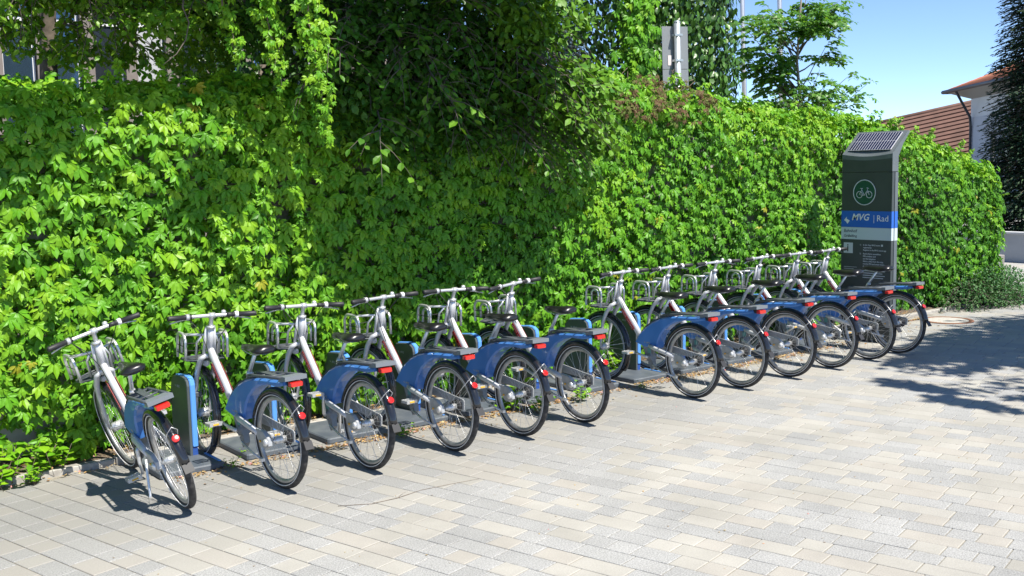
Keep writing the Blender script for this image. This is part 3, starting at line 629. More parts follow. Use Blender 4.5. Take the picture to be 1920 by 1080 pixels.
# low shrub at the hedge end
cot = leafmat('cotoneaster leaf', (.022, .085, .02), (.04, .13, .028), (.07, .18, .035), .15, .5)
tb = Tree('low_shrub', 'low spreading dark green shrub at the far end of the hedge', (14.2, 7.6, 0), 'shrub')
for k in range(150):
    a = random.uniform(0, 2*math.pi); r = random.uniform(.3, 1.0); e = Vector((14.25+math.cos(a)*r*1.1, 7.65+math.sin(a)*r*.75, random.uniform(.05, .62)*(1.1-r*.8)))
    tb.limb((14.2+random.uniform(-.2, .2), 7.7, .05), e, .006, .12, 8, (.1, .22), .034, .016, .1, .5, .2, .2)
tb.cloud((14.45, 7.5, .18), (1.0, .55, .40), 8500, .042, .5)
tb.finish(cot, OV_LO)
# ============================================================ BUILDINGS
ob = empty('office_building', (0, 14, 0)); tag(ob, 'building with tall windows and grey brown pilasters glimpsed behind the left tree', 'building')
g = MB(); g.box(-3, 9.5, .25, 5, 0, 7); g.build('wall', noisy('dark infill', (.10, .10, .10), (.14, .14, .135), 3, .8), ob)
pil = noisy('pilaster', (.17, .145, .13), (.22, .19, .17), 6, .8); glass = mat('window glass', (.03, .06, .10), .03, 0, 1.0, 1.0); glass.node_tree.nodes['Principled BSDF'].inputs['Metallic'].default_value = .0
glassb = mat('mirror glass', (.16, .27, .42), .06, .85); glassd = mat('dark pane', (.02, .025, .03), .08); wf = mat('window frame white', (.7, .7, .7), .5); blind = mat('white blind', (.42, .43, .45), .7)
gw = MB(); gw.box(-3, 9.5, .10, .22, 0, 2.35)
gw.build('parapet', pil, ob)
for i in range(21):
    x = -1.9+i*.545; g = MB(); g.box(x-.06, x+.06, 0, .24, 2.35, 6.8); g.box(x-.075, x+.075, -.012, .0, 2.35, 6.8); g.build('pilaster', pil, ob)
    g = MB(); zz = 2.36
    g.box(x+.075, x+.105, .10, .15, zz, 6.7); g.box(x+.44, x+.47, .10, .15, zz, 6.7); g.box(x+.105, x+.44, .10, .15, zz, zz+.03); g.box(x+.105, x+.44, .10, .15, 6.67, 6.7); g.box(x+.105, x+.44, .10, .15, 4.0, 4.04)
    fr = g.build('window', wf, ob)
    MB().box(x+.105, x+.44, .12, .128, zz+.03, 4.0).box(x+.105, x+.44, .12, .128, 4.04, 6.67).build('pane', (glassb, glassd, blind, glassd, glassb)[i % 5], fr)
g = MB(); g.box(-3, 9.5, -.05, 5, 7, 7.3); g.build('roof', pil, ob)
# ---- tile-roofed house
tile = noisy('orange roof tile', (.33, .12, .07), (.42, .17, .10), 3, .8, .3); tileb = noisy('brown roof tile', (.12, .066, .05), (.17, .09, .068), 2, .85, .3)
hw = noisy('pale blue render', (.50, .54, .58), (.56, .60, .64), 1.5, .9, .1)
hs = empty('white_house', (44.0, 23.8, 0)); tag(hs, 'pale house with orange tiled roof and dark downpipe behind the fir', 'house')
fx = Vector((-3.6, -3.9, 0)).normalized()             # facade runs toward the camera's right
nrm_ = Vector((fx.y, -fx.x, 0))                       # outward normal, toward the street
if nrm_.dot(Vector((-44, -23.8, 0))) < 0: nrm_ = -nrm_
bk = -nrm_
def HM(o):   # local frame: x along facade, y backwards, z up
    return Matrix(((fx.x, bk.x, 0, o[0]), (fx.y, bk.y, 0, o[1]), (0, 0, 1, o[2]), (0, 0, 0, 1)))
H = HM((0, 0, 0)); EZ = 5.05
g = MB(); g.box(0, 11, 0, 9, 0, EZ, H); g.build('wall', hw, hs)
g = MB(); g.box(-.012, 11, -.02, -.002, 0, 3.9, H); g.build('wall_panel', noisy('blue grey render', (.40, .44, .50), (.44, .48, .54), 2, .9), hs)
sof = mat('soffit', (.62, .62, .60), .8); dkm = mat('dark gutter', (.03, .035, .045), .5)
g = MB(); g.add([H@Vector(v) for v in [(-.55, -.95, EZ-.02), (12, -.95, EZ-.02), (12, 0, EZ-.35), (0, 0, EZ-.35)]], [(0, 1, 2, 3), (3, 2, 1, 0)], False); g.add([H@Vector(v) for v in [(-.55, -.95, EZ-.02), (0, 0, EZ-.35), (0, 9, EZ-.35), (-.55, 10, EZ-.02)]], [(0, 1, 2, 3), (3, 2, 1, 0)], False); g.build('soffit', sof, hs)
roof = MB(); zr = EZ+.02
roof.add([H@Vector(v) for v in [(-.55, -.95, zr), (12, -.95, zr), (8, 4.5, zr+2.2), (3.6, 4.5, zr+2.2), (-.55, 10, zr), (12, 10, zr)]], [(0, 1, 2, 3), (0, 3, 4), (4, 3, 2, 5), (1, 5, 2)], False)
rf = roof.build('roof', tile, hs)
g = MB()
for k in range(60):
    x = -.5+k*.22; t1 = min(1, (x+.55)/4.15)*.98; g.tube([H@Vector((x, -.95, zr+.02)), H@Vector((x+0, -.95+5.45*t1, zr+.02+2.2*t1))], .05, 5)
t_ = g.build('tile_course', tile, rf)
g = MB(); g.tube([H@Vector((-.6, -1.02, zr-.03)), H@Vector((12, -1.02, zr-.03))], .085, 6); g.tube([H@Vector((-.62, -1.0, zr-.03)), H@Vector((-.62, 10, zr-.03))], .085, 6); g.build('gutter', dkm, hs)
g = MB(); g.tube([H@Vector(v) for v in [(.9, -.95, zr-.08), (.75, -.75, zr-.35), (.35, -.15, 3.9), (.3, -.1, 3.5), (.3, -.1, 0)]], .055, 6); g.build('downpipe', dkm, hs)
for k in range(3):
    g = MB(); g.box(4+k*2.2, 5.1+k*2.2, -.03, 0, 1.2, 2.5, H); f_ = g.build('window', wf, hs); MB().box(4.1+k*2.2, 5.0+k*2.2, -.05, -.035, 1.3, 2.4, H).build('pane', glass, f_)
# ---- brown-roofed house behind
h2 = empty('brown_roofed_house', (50, 29, 0)); tag(h2, 'long brown tiled roof with a white gable rising behind the hedge', 'house')
ra = Vector((46.4, 32.0, 3.65)); rb = Vector((51.2, 25.2, 5.35)); dn = Vector((-.55, -.35, -.62)).normalized()
al = (rb-ra).normalized(); dn = (dn-al*dn.dot(al)).normalized(); nn = al.cross(dn).normalized()
if nn.z < 0: nn = -nn
O2 = Vector((50, 29, 0)); LL = (rb-ra).length; SL = 6.2
g = MB(); g.add([ra-O2, rb-O2, rb+dn*SL-O2, ra+dn*SL-O2], [(0, 1, 2, 3), (3, 2, 1, 0)], False); rf = g.build('roof', tileb, h2)
rows = 22
for k in range(rows):
    g = MB(); a = ra+dn*(SL*k/rows)-O2; b = rb+dn*(SL*k/rows)-O2; w2 = dn*(SL/rows+.02)
    g.add([a+nn*.015, b+nn*.015, b+w2+nn*.085, a+w2+nn*.085, a+w2, b+w2], [(0, 1, 2, 3), (3, 2, 5, 4)], False); g.build('tile_course', tileb, rf)
g = MB(); g.tube([ra-O2, rb-O2], .12, 6); g.build('ridge', tileb, h2)
g = MB(); b0 = rb+dn*SL; g.add([ra+dn*SL*.9-O2, b0-dn*.6-O2, Vector((b0.x-O2.x, b0.y-O2.y, 0)), Vector((ra.x+dn.x*SL-O2.x, ra.y+dn.y*SL-O2.y, 0))], [(0, 1, 2, 3), (3, 2, 1, 0)], False)
g.add([Vector((48.2, 27.0, 3.3))-O2, Vector((47.2, 26.4, 0))-O2, Vector((49.5, 26.0, 0))-O2, Vector((49.3, 26.2, 3.4))-O2], [(0, 1, 2, 3), (3, 2, 1, 0)], False)
g.build('wall', mat('white render', (.75, .74, .72), .8), h2)
# gable wedge seen bright beside the house
# ---- low white wall across the street
lw = empty('low_wall', (22, 8.5, 0)); tag(lw, 'low pale blue grey wall across the street under the fir', 'wall')
g = MB(); M_ = Matrix.Translation((0, 0, 0))
g.box(-1.4, -1.2, -8, 3.0, 0, .56); g.build('wall', noisy('pale wall', (.30, .32, .35), (.36, .38, .41), 2, .85, .1), lw)
g = MB(); g.box(-1.44, -1.16, -8, 3.05, .562, .60); g.build('coping', mat('coping', (.45, .46, .47), .8), lw)
# ---- street lamp
lp = empty('street_lamp', (26.65, 13.8, 0)); tag(lp, 'slim dark street lamp with a flat arm in front of the pale house', 'street lamp')
MB().tube([(0, 0, 0), (0, 0, 2.72)], .06, 8).build('pole', dkm, lp)
g = MB(); g.box(-.62, .1, -.07, .07, -.03, .03, Matrix.Translation((0, 0, 2.74))@Matrix.Rotation(R(118), 4, 'Z')@Matrix.Rotation(0, 4, 'X')); g.build('lamp_arm', dkm, lp)
# ---- utility cabinet
cb = empty('utility_cabinet', (15.85, 8.22, -.06)); tag(cb, 'small grey utility cabinet with pale door standing past the hedge end', 'cabinet'); cb.rotation_euler = (0, 0, R(-25))
MB().bbox(-.10, .22, -.1, .2, 0, .62, .01).build('body', mat('cabinet grey', (.26, .24, .22), .7), cb)
MB().bbox(-.12, -.105, -.08, .18, .02, .64, .003).build('side_panel', mat('cabinet pale', (.6, .66, .66), .5), cb)
MB().box(.225, .24, -.08, .18, .05, .42).build('marker_strip', mat('yellow green', (.5, .6, .08), .5), cb)
# ---- flag poles and sign
for k, (x, y, lab) in enumerate(((23.2, 19.0, 'left white flagpole rising above the hedge into the sky'), (23.85, 18.25, 'right white flagpole partly hidden by the feathery tree'))):
    fp = empty('flagpole', (x, y, 0)); tag(fp, lab, 'flagpole', 'flagpoles behind the hedge'); fp.rotation_euler = (0, R(-1.6), R(-37)) 
    MB().tube([(0, 0, 0), (0, 0, 12)], [.065, .05], 10).build('pole', mat('pole white', (.55, .56, .58), .35, .4), fp)
    MB().tube([(.08, 0, 1), (.06, 0, 12)], .006, 4).build('halyard', mat('rope', (.3, .3, .3), .8), fp)
sg = empty('road_sign', (8.90, 8.22, 0)); tag(sg, 'back of a grey metal road sign on a galvanised post above the hedge', 'road sign'); sg.rotation_euler = (R(0), R(-1.5), 0)
galv = noisy('galvanised', (.38, .42, .44), (.50, .54, .56), 8, .45, metal=.6)
MB().tube([(0, 0, 0), (0, 0, 3.64)], .036, 14).ball((0, 0, 3.64), .042, 1, 1, .5).build('pole', galv, sg)
pm = mat('sign back', (.22, .235, .25), .6, .3)
Rz = Matrix.Rotation(R(-14), 4, 'Z')
MB().box(-.17, .17, .045, .051, 3.13, 3.60, Rz).build('sign_plate', pm, sg); MB().box(-.17, .17, .045, .051, 2.65, 3.125, Rz).build('sign_plate', pm, sg)
MB().box(-.10, -.05, .040, .0445, 3.17, 3.28, Rz).build('sticker', mat('sticker', (.7, .6, .58), .6), sg)
for z in (3.5, 3.22, 3.0): MB().box(-.05, .05, -.04, .045, z-.012, z+.012, Rz).build('bracket', galv, sg)
# ---- manhole
mh = empty('manhole_cover', (12.5, 7.0, .002)); tag(mh, 'round manhole cover with a rusty brown rim by the hedge', 'manhole cover')
g = MB(); g.ring((0, 0, 0), .27, [(0, -.01), (0, .05), (.006, .05), (.006, -.01)], 40); 
me = g.build('rim', noisy('rust', (.16, .07, .04), (.28, .14, .08), 12, .9, .3), mh); me.rotation_euler = (0, R(-90), 0)
g = MB(); g.add([(math.cos(2*math.pi*i/32)*.258, math.sin(2*math.pi*i/32)*.258, .004) for i in range(32)]+[(0, 0, .006)], [(i, (i+1) % 32, 32) for i in range(32)]); g.build('cover', noisy('concrete', (.36, .34, .30), (.46, .44, .40), 20, .9, .3), mh)
# ============================================================ DOCKING POSTS
def text_mesh(s, size, bold=False, italic=False, m=None, ext=.0006, align='LEFT'):
    cu = bpy.data.curves.new('t', 'FONT'); cu.body = s; cu.size = size; cu.extrude = ext; cu.shear = .25 if italic else 0; cu.offset = size*.018 if bold else 0; cu.align_x = align; cu.resolution_u = 2
    ob_ = bpy.data.objects.new('t', cu); C.objects.link(ob_); dg = bpy.context.evaluated_depsgraph_get(); me = bpy.data.meshes.new_from_object(ob_.evaluated_get(dg))
    bpy.data.objects.remove(ob_); bpy.data.curves.remove(cu); me.materials.clear(); me.materials.append(m); return me
grp = mat('print grey', (.35, .38, .4), .6)
FACE_L = Matrix(((0, 0, -1, 0), (-1, 0, 0, 0), (0, 1, 0, 0), (0, 0, 0, 1)))   # text seen from -X
mvg_small = text_mesh('MVG', .026, True, True, grp)
arrow = [(0, .5), (.55, 1), (.42, .68), (1, .45), (.6, 0), (.35, .3)]
def docking_post():
    r = empty('docking_post'); hw_ = .033
    pr = [(0, .03), (.33, .03), (.33, .49), (.312, .55), (.265, .595), (.10, .612), (.045, .605), (.012, .585), (0, .55)]   # (y, z)
    g = MB(); g.ext(pr, -hw_, -hw_+.020, False, None, .004); g.build('body', postd, r)
    prb = [(-.006, .11), (.336, .11), (.336, .493), (.317, .556), (.268, .603), (.10, .62), (.040, .613), (.004, .592), (-.006, .555)]
    g = MB(); g.ext(prb, -hw_+.0205, hw_-.006, False, None, .006); g.build('edge_strip', postb, r)
    g = MB(); g.ext([(.004, .04), (.266, .04), (.266, .108), (.004, .108)], -hw_+.0205, hw_-.008); g.build('foot', mat('deep blue', (.02, .07, .28), .5), r)
    o = bpy.data.objects.new('lettering', mvg_small); C.objects.link(o); o.parent = r; o.matrix_local = Matrix.Translation((-hw_-.001, .20, .52))@FACE_L
    a_ = MB(); a_.add([(-hw_-.0015, .235-.022*p[0], .519+.022*p[1]) for p in arrow], [tuple(range(6))], False); a_.build('emblem', grp, r)
    g = MB(); g.bbox(-.36, .10, -.31, .33, .0, .045, .012); g.build('base_plate', platem, r)
    g = MB(); g.box(.066, .084, -.27, .0, .0455, .052); g.build('base_stripe', postb, r)
    g = MB(); g.bbox(hw_-.004, hw_+.06, .04, .085, .455, .49, .006); g.build('lock_arm', rackm, r)
    return r
dp = docking_post(); DX0 = 2.66; DP = .6465
bayn = ['beside the leaning first bike', 'left of the second bicycle', 'left of the third bicycle', 'left of the fourth bicycle', 'left of the fifth bicycle', 'with no bicycle, in the gap of the row', 'left of the seventh bicycle', 'left of the eighth bicycle', 'left of the ninth bicycle', 'left of the tenth bicycle', 'left of the eleventh bicycle', 'left of the last bicycle']
for i in range(12):
    o = dp if i == 0 else copy_tree(dp)
    o.location = (DX0+DP*i, 7.17+(0 if i == 0 else .06), 0)
    tag(o, 'dark grey docking post with blue edge ' + ['holding the second bicycle from the left', 'holding the third bicycle from the left', 'holding the fourth bicycle from the left', 'holding the fifth bicycle from the left', 'holding the sixth bicycle from the left', 'standing empty in the gap of the row', 'holding the first bicycle after the gap', 'holding the second bicycle after the gap', 'holding the third bicycle after the gap', 'holding the fourth bicycle after the gap', 'holding the fifth bicycle after the gap', 'holding the last bicycle by the pillar'][i], 'docking post', 'docking posts along the hedge')
# ============================================================ BICYCLE
WR = .325; WB = 1.13
tyre_p = [(math.cos(a)*.0235, math.sin(a)*.0225) for a in [2*math.pi*k/10 for k in range(10)]]
rim_p = [(-.0125, .004), (-.0135, -.006), (-.010, -.020), (0, -.026), (.010, -.020), (.0135, -.006), (.0125, .004)]
def wheel(c, parent, front):
    w_ = MB().ring(c, .283, rim_p, 44).build('wheel', rimm, parent)
    MB().ring(c, .301, tyre_p, 48).build('tyre', rubber, w_)
    for sg_ in (-1, 1):
        MB().ring(c, .2965, [(sg_*.0215, -.0025), (sg_*.0245, -.0015), (sg_*.0248, .0025), (sg_*.022, .003)], 48).build('reflective_stripe', white, w_)
    g = MB()
    for k in range(28):
        a = 2*math.pi*k/28; sd = -1 if k % 2 else 1; off = .35*(1 if (k//2) % 2 else -1)
        g.tube([(c[0]+sd*.028, c[1]+.03*math.cos(a+off), c[2]+.03*math.sin(a+off)), (c[0]+sd*.004, c[1]+.262*math.cos(a), c[2]+.262*math.sin(a))], .0013, 3, False)
    g.build('spokes', alu, w_)['kind'] = 'stuff'
    g = MB(); hr = .033 if front else .024
    g.tube([(c[0]-.052, c[1], c[2]), (c[0]-.036, c[1], c[2]), (c[0]-.035, c[1], c[2]), (c[0]+.035, c[1], c[2]), (c[0]+.036, c[1], c[2]), (c[0]+.052, c[1], c[2])], [.012, .014, hr, hr, .014, .012], 14); g.build('hub', alu, w_)
    return w_
def arc_fender(c, Rr, a0, a1, n=28, wd=.031):
    out = [(-wd, -.030), (-wd*.92, -.008), (-wd*.55, .006), (0, .010), (wd*.55, .006), (wd*.92, -.008), (wd, -.030), (wd*.85, -.030), (wd*.5, -.001), (0, .004), (-wd*.5, -.001), (-wd*.85, -.030)]
    return MB().ring(c, Rr, out, n, R(a0), R(a1))
mvgp = text_mesh('MVG', .022, True, True, grp)
def make_bike():
    b = empty('bicycle'); FP = []      # FP: parts that turn with the steering
    rc = (0, 0, WR); fc = (0, WB, WR)
    wheel(rc, b, False); FP.append(wheel(fc, b, True))
    rfd = arc_fender(rc, .338, 18, 172).build('rear_fender', blackg, b)
    e = R(171); g = MB(); g.add([(-.028, .345*math.cos(e), WR+.345*math.sin(e)), (.028, .345*math.cos(e), WR+.345*math.sin(e)), (.030, -.372, WR+.005), (-.030, -.372, WR+.005), (-.028, .335*math.cos(e), WR+.335*math.sin(e)), (.028, .335*math.cos(e), WR+.335*math.sin(e)), (.030, -.367, WR+.002), (-.030, -.367, WR+.002)], [(0, 1, 2, 3), (4, 7, 6, 5), (0, 3, 7, 4), (1, 5, 6, 2), (3, 2, 6, 7)], False); g.build('mud_flap', blackm, rfd)
    g = MB(); a = R(145); q = (.352*math.cos(a), WR+.352*math.sin(a)); 
    nq = Vector((0, math.cos(a), math.sin(a))); p0 = Vector((0, q[0], q[1])); g.tube([p0, p0+nq*.012, p0+nq*.013], [.023, .023, .019], 16); g.build('reflector', redp, rfd)
    FP.append(arc_fender(fc, .338, 52, 216).build('front_fender', blackg, b))
    g = MB(); g.tube([(-.03, -.25, .56), (-.032, -.27, .57), (0, -.28, .60), (.032, -.27, .57), (.03, -.25, .56)], .0022, 4)
    g.tube([(-.05, 0, WR), (-.032, -.27, .57)], .002, 4); g.tube([(.05, 0, WR), (.032, -.27, .57)], .002, 4); g.build('fender_stay', alu, b)
    g = MB(); g.tube([(-.05, WB, WR), (-.034, WB-.32, .40)], .002, 4); g.tube([(.05, WB, WR), (.034, WB-.32, .40)], .002, 4); FP.append(g.build('fender_stay', alu, b))
    # blue side guard
    pan = [(.665, .43), (.615, .505), (.54, .575), (.45, .635), (.35, .678), (.25, .703), (.12, .718), (0, .726), (-.17, .738), (-.185, .715), (-.12, .700), (-.06, .690), (.06, .690), (.15, .668), (.23, .628), (.30, .575), (.345, .52), (.375, .455), (.39, .40), (.55, .395)]
    gd = MB().ext(pan, -.052, .052, False, None, .012).build('rear_guard', blue, b)
    o = bpy.data.objects.new('lettering', mvgp); C.objects.link(o); o.parent = gd; o.matrix_local = Matrix.Translation((-.0535, .515, .435))@FACE_L
    MB().add([(-.0535, .545-.02*p[0], .434+.02*p[1]) for p in arrow], [tuple(range(6))], False).build('emblem', grp, gd)
    g = MB(); g.ext([(.60, .525), (.54, .588), (.45, .648), (.35, .691), (.25, .716), (.25, .703), (.35, .678), (.45, .635), (.54, .575), (.60, .515)], -.040, .040); g.build('top_cover', rackm, gd)
    # rack
    g = MB(); th = math.atan2(.05, -.5)
    def rz(y): return .722+(.27-y)*.095
    for sx in (-.068, .068): g.tube([(sx*.75, .30, rz(.30)-.004), (sx, .24, rz(.24)+.004), (sx, .0, rz(0)+.004), (sx, -.20, rz(-.2)+.004)], .0105, 6, True, 1.0)
    for y in (.24, .12, 0, -.12): g.tube([(-.068, y, rz(y)+.002), (.068, y, rz(y)+.002)], .007, 5)
    g.box(-.02, .02, -.18, .24, rz(0)-.006, rz(0)+.004)
    rk = g.build('rack', rackm, b)
    g = MB(); y0, y1 = -.245, -.15
    g.add([(-.078, y0, rz(y0)-.018), (.078, y0, rz(y0)-.018), (.078, y0, rz(y0)+.010), (-.078, y0, rz(y0)+.010), (-.072, y1, rz(y1)-.024), (.072, y1, rz(y1)-.024), (.072, y1, rz(y1)+.012), (-.072, y1, rz(y1)+.012)], [(0, 1, 2, 3), (4, 7, 6, 5), (3, 2, 6, 7), (0, 4, 5, 1), (0, 3, 7, 4), (1, 5, 6, 2)], False); g.build('rack_end', rackp, rk)
    MB().ext([(-.258, .713), (-.258, .741), (-.215, .745), (-.215, .709)], -.042, .042, False, None, .006).build('tail_light', redp, b)
    MB().ext([(-.214, .710), (-.214, .742), (-.17, .742), (-.17, .712)], -.03, .03).build('light_bracket', blackm, b)
    # frame
    fr = MB(); fr.tube([(0, .935, .80), (0, .915, .90), (0, .897, .985)], [.027, .023, .023], 12)
    fr.tube([(0, .945, .835), (0, .915, .795), (0, .86, .73), (0, .74, .60), (0, .625, .462)], [.026, .030, .031, .031, .030], 12, True, .82)
    frm = fr.build('frame', silver, b)
    dv = (Vector((0, .74, .60))-Vector((0, .86, .73))).normalized()
    for sx in (-1, 1):
        p, q = Vector((sx*.0318, .860, .718)), Vector((sx*.0318, .700, .541)); up_ = Vector((0, dv.z, -dv.y))*-.015
        if up_.z < 0: up_ = -up_
        g = MB(); off = Vector((sx*.002, 0, 0)); g.add([p+up_, q+up_, q-up_, p-up_, p+up_+off, q+up_+off, q-up_+off, p-up_+off], [(4, 5, 6, 7), (7, 6, 5, 4), (0, 1, 5, 4), (2, 3, 7, 6), (0, 4, 7, 3), (1, 2, 6, 5)], False); g.build('frame_label', redl, frm)
    for sx in (-1, 1):
        g = MB()
        for k in range(15):
            if k == 6: continue
            c_ = Vector((sx*.0343, .852, .709)).lerp(Vector((sx*.0343, .708, .550)), (k+.5)/15); h_ = .005 if k % 3 else .0065
            e1 = dv*.0035; e2 = Vector((0, dv.z, -dv.y))*h_; g.add([c_-e1-e2, c_+e1-e2, c_+e1+e2, c_-e1+e2], [(0, 1, 2, 3), (3, 2, 1, 0)], False)
        g.build('label_print', white, frm)
    g = MB(); g.tube([(0, .66, .50), (0, .60, .43), (0, .52, .33), (0, .495, .30)], [.028, .034, .036, .034], 10, True, .8)
    g.ext([(.60, .43), (.54, .455), (.46, .43), (.485, .36), (.465, .28), (.525, .26), (.56, .34)], -.033, .033, False, None, .008)
    g.ext([(.47, .30), (.455, .22), (.485, .185), (.53, .25)], -.022, .022, False, None, .004)
    g.tube([(-.045, .50, .31), (.045, .50, .31)], .028, 12)
    g.tube([(0, .50, .31), (0, .42, .63)], .018, 8)
    lf = g.build('lower_frame', greyf, b)
    MB().box(-.0375, -.0355, .475, .515, .345, .39).build('frame_sticker', mat('teal sticker', (.1, .3, .3), .5), lf)
    g = MB(); g.tube([(-.058, .47, .418), (-.074, .40, .408), (-.078, .25, .382), (-.078, .135, .360)], [.017, .022, .021, .020], 10); g.build('swing_arm', silver, b)
    g = MB(); g.ext([(.155, .392), (.055, .385), (-.005, .345), (-.012, .30), (.03, .272), (.085, .275), (.12, .30), (.15, .345)], -.093, -.062, False, None, .005); cs = g.build('drive_casing', casing, b)
    g = MB(); g.tube([(-.094, .018, WR-.005), (-.105, .018, WR-.005), (-.112, .018, WR-.005)], [.026, .025, .012], 16); g.build('axle_cap', alu, cs)
    MB().tube([(-.094, .09, .318), (-.102, .09, .318)], .008, 8).build('bolt', yellow, cs)
    g = MB(); g.ext([(.44, .44), (.05, .395), (-.055, .385), (-.075, .37), (-.07, .305), (-.04, .30), (-.02, .345), (.30, .355), (.44, .36)], .062, .070, False, None, .002); g.build('side_plate', casing, b)
    g = MB(); g.tube([(.044, 0, WR), (.061, 0, WR)], .050, 18); g.build('gear_housing', blackm, b)
    # seat
    g = MB(); g.tube([(0, .425, .62), (0, .35, .745), (0, .265, .872)], [.0145, .0135, .0135], 10); g.tube([(0, .375, .70), (0, .358, .728)], .021, 10); g.tube([(0, .366, .712), (.03, .366, .712)], .006, 6); g.build('seat_post', alu, b)
    g = MB(); sec = [(.435, .884, .012, .010), (.425, .893, .020, .016), (.36, .895, .026, .022), (.29, .894, .036, .026), (.235, .896, .060, .028), (.17, .902, .082, .030), (.125, .906, .084, .028), (.095, .906, .066, .020), (.086, .904, .03, .008)]
    vs = []; nn_ = 12
    for y, z, hw2, ht in sec:
        for k in range(nn_):
            a = 2*math.pi*k/nn_; zz = math.sin(a)*ht
            if zz < 0: zz *= 1.25
            vs.append((hw2*math.cos(a)*(1 if zz > 0 else .8), y, z+zz-(.008 if abs(math.cos(a)) > .8 else 0)))
    fs = [(i*nn_+k, i*nn_+nn_+k, i*nn_+nn_+(k+1) % nn_, i*nn_+(k+1) % nn_) for i in range(len(sec)-1) for k in range(nn_)]+[tuple(range(nn_)), tuple(range(len(vs)-1, len(vs)-nn_-1, -1))]
    g.add(vs, fs); sd = g.build('saddle', mat('saddle black', (.012, .012, .013), .3), b)
    g = MB()
    for sx in (-.022, .022): g.tube([(sx, .40, .872), (sx, .30, .858), (sx, .22, .858), (sx*2, .13, .880)], .004, 5)
    g.build('saddle_rail', alu, sd)
    # fork + lock shoulders
    g = MB()
    for sx in (-1, 1):
        g.tube([(sx*.030, .945, .765), (sx*.052, .975, .745), (sx*.058, 1.035, .675), (sx*.057, 1.085, .58), (sx*.054, 1.115, .45), (sx*.052, WB, WR)], [.014, .020, .021, .017, .013, .010], 8)
        g.tube([(sx*.036, .962, .765), (sx*.034, .93, .89), (sx*.026, .912, .975)], [.013, .012, .011], 8)
    g.tube([(-.036, .955, .765), (.036, .955, .765)], .018, 8); g.tube([(-.03, .912, .975), (.03, .912, .975)], .012, 6)
    FP.append(g.build('fork', silver, b))
    # stem and handlebar
    g = MB(); g.tube([(0, .897, .985), (0, .888, 1.02), (0, .868, 1.058), (0, .865, 1.066)], [.0165, .0155, .0155, .013], 10)
    g.tube([(0, .900, .968), (0, .897, .988)], .030, 14); g.tube([(-.022, .868, 1.062), (.022, .868, 1.062)], .021, 10); FP.append(g.build('stem', alu, b))
    g = MB(); g.tube([(-.31, .842, 1.060), (-.20, .856, 1.061), (-.09, .865, 1.062), (0, .868, 1.062), (.09, .865, 1.062), (.20, .856, 1.061), (.31, .842, 1.060)], .0128, 10); hb = g.build('handlebar', alu, b); FP.append(hb)
    for sx in (-1, 1):
        MB().tube([(sx*.312, .8418, 1.060), (sx*.305, .8427, 1.060), (sx*.185, .858, 1.0612)], [.0165, .0190, .0178], 10).build('grip', blackm, hb)
        MB().tube([(sx*.185, .858, 1.061), (sx*.162, .860, 1.061)], [.0225, .0225], 12).build('shifter', alu if sx < 0 else white, hb)
        MB().tube([(sx*.161, .860, 1.061), (sx*.146, .862, 1.062)], .0165, 8).build('clamp', blackm, hb)
        MB().tube([(sx*.155, .875, 1.045), (sx*.20, .895, 1.038), (sx*.29, .880, 1.020)], [.006, .006, .005], 5).build('brake_lever', alu, hb)
    MB().ball((.085, .872, 1.082), .020, 1, 1, .8).build('bell', alu, hb)
    MB().tube([(.150, .861, 1.061), (.100, .8645, 1.062)], [.0165, .0165], 8).build('shifter', blackm, hb)
    g = MB()
    g.tube([(-.155, .875, 1.045), (-.12, .96, 1.0), (-.06, .99, .90), (-.045, .985, .78), (-.03, .955, .76)], .0034, 5)
    g.tube([(.155, .875, 1.045), (.14, .96, .97), (.08, .985, .88), (.045, .985, .78), (.05, 1.04, .68)], .0034, 5)
    g.tube([(-.16, .865, 1.045), (-.10, .82, .96), (-.04, .865, .83), (-.033, .82, .72)], .003, 5); FP.append(g.build('cables', blackm, b))
    # front carrier made of bent tubes
    g = MB()
    def hoop(x, y0, y1, zt, zb0, zb1, r=.0095):
        rr_ = min(.06, (y1-y0)*.45); pts = [(x, y1, zb1), (x, y1, zt-rr_)]
        for k in range(1, 4): a = math.pi/2*k/4; pts.append((x, y1-rr_*(1-math.cos(a)), zt-rr_+rr_*math.sin(a)))
        pts.append((x, y1-rr_, zt)); pts.append((x, y0+rr_, zt))
        for k in range(1, 4): a = math.pi/2*k/4; pts.append((x, y0+rr_*(1-math.sin(a)), zt-rr_+rr_*math.cos(a)))
        pts += [(x, y0, zt-rr_), (x, y0, zb0)]; g.tube(pts, r, 8)
    for sx in (-1, 1):
        hoop(sx*.150, 1.01, 1.215, .918, .735, .735, .011); hoop(sx*.137, 1.062, 1.155, .890, .765, .765, .0095)
    g.tube([(-.150, 1.05, .916), (-.11, 1.00, .918), (-.04, .95, .918), (.04, .95, .918), (.11, 1.00, .918), (.150, 1.05, .916)], .010, 8)
    g.tube([(-.075, 1.02, .745), (-.075, .99, .86), (-.05, .955, .91)], .0095, 8); g.tube([(.075, 1.02, .745), (.075, .99, .86), (.05, .955, .91)], .0095, 8)
    bs = g.build('basket', alu, b); FP.append(bs)
    g = MB(); n_ = 20; pts = [(math.cos(2*math.pi*k/n_)*.150, 1.11+math.sin(2*math.pi*k/n_)*.115, .728) for k in range(n_+1)]; g.tube(pts, .006, 6, False)
    for y in (1.04, 1.11, 1.18): g.tube([(-.14, y, .725), (.14, y, .725)], .005, 5)
    g.bbox(-.11, .11, 1.04, 1.22, .712, .722, .01); g.build('tray', rackm, bs)
    g = MB()
    for z in (.775, .83): g.tube([(-.152, 1.01, z), (-.154, 1.215, z), (.0, 1.22, z-.01), (.154, 1.215, z), (.152, 1.01, z)], .003, 4)
    g.build('elastic_cord', blackm, bs)
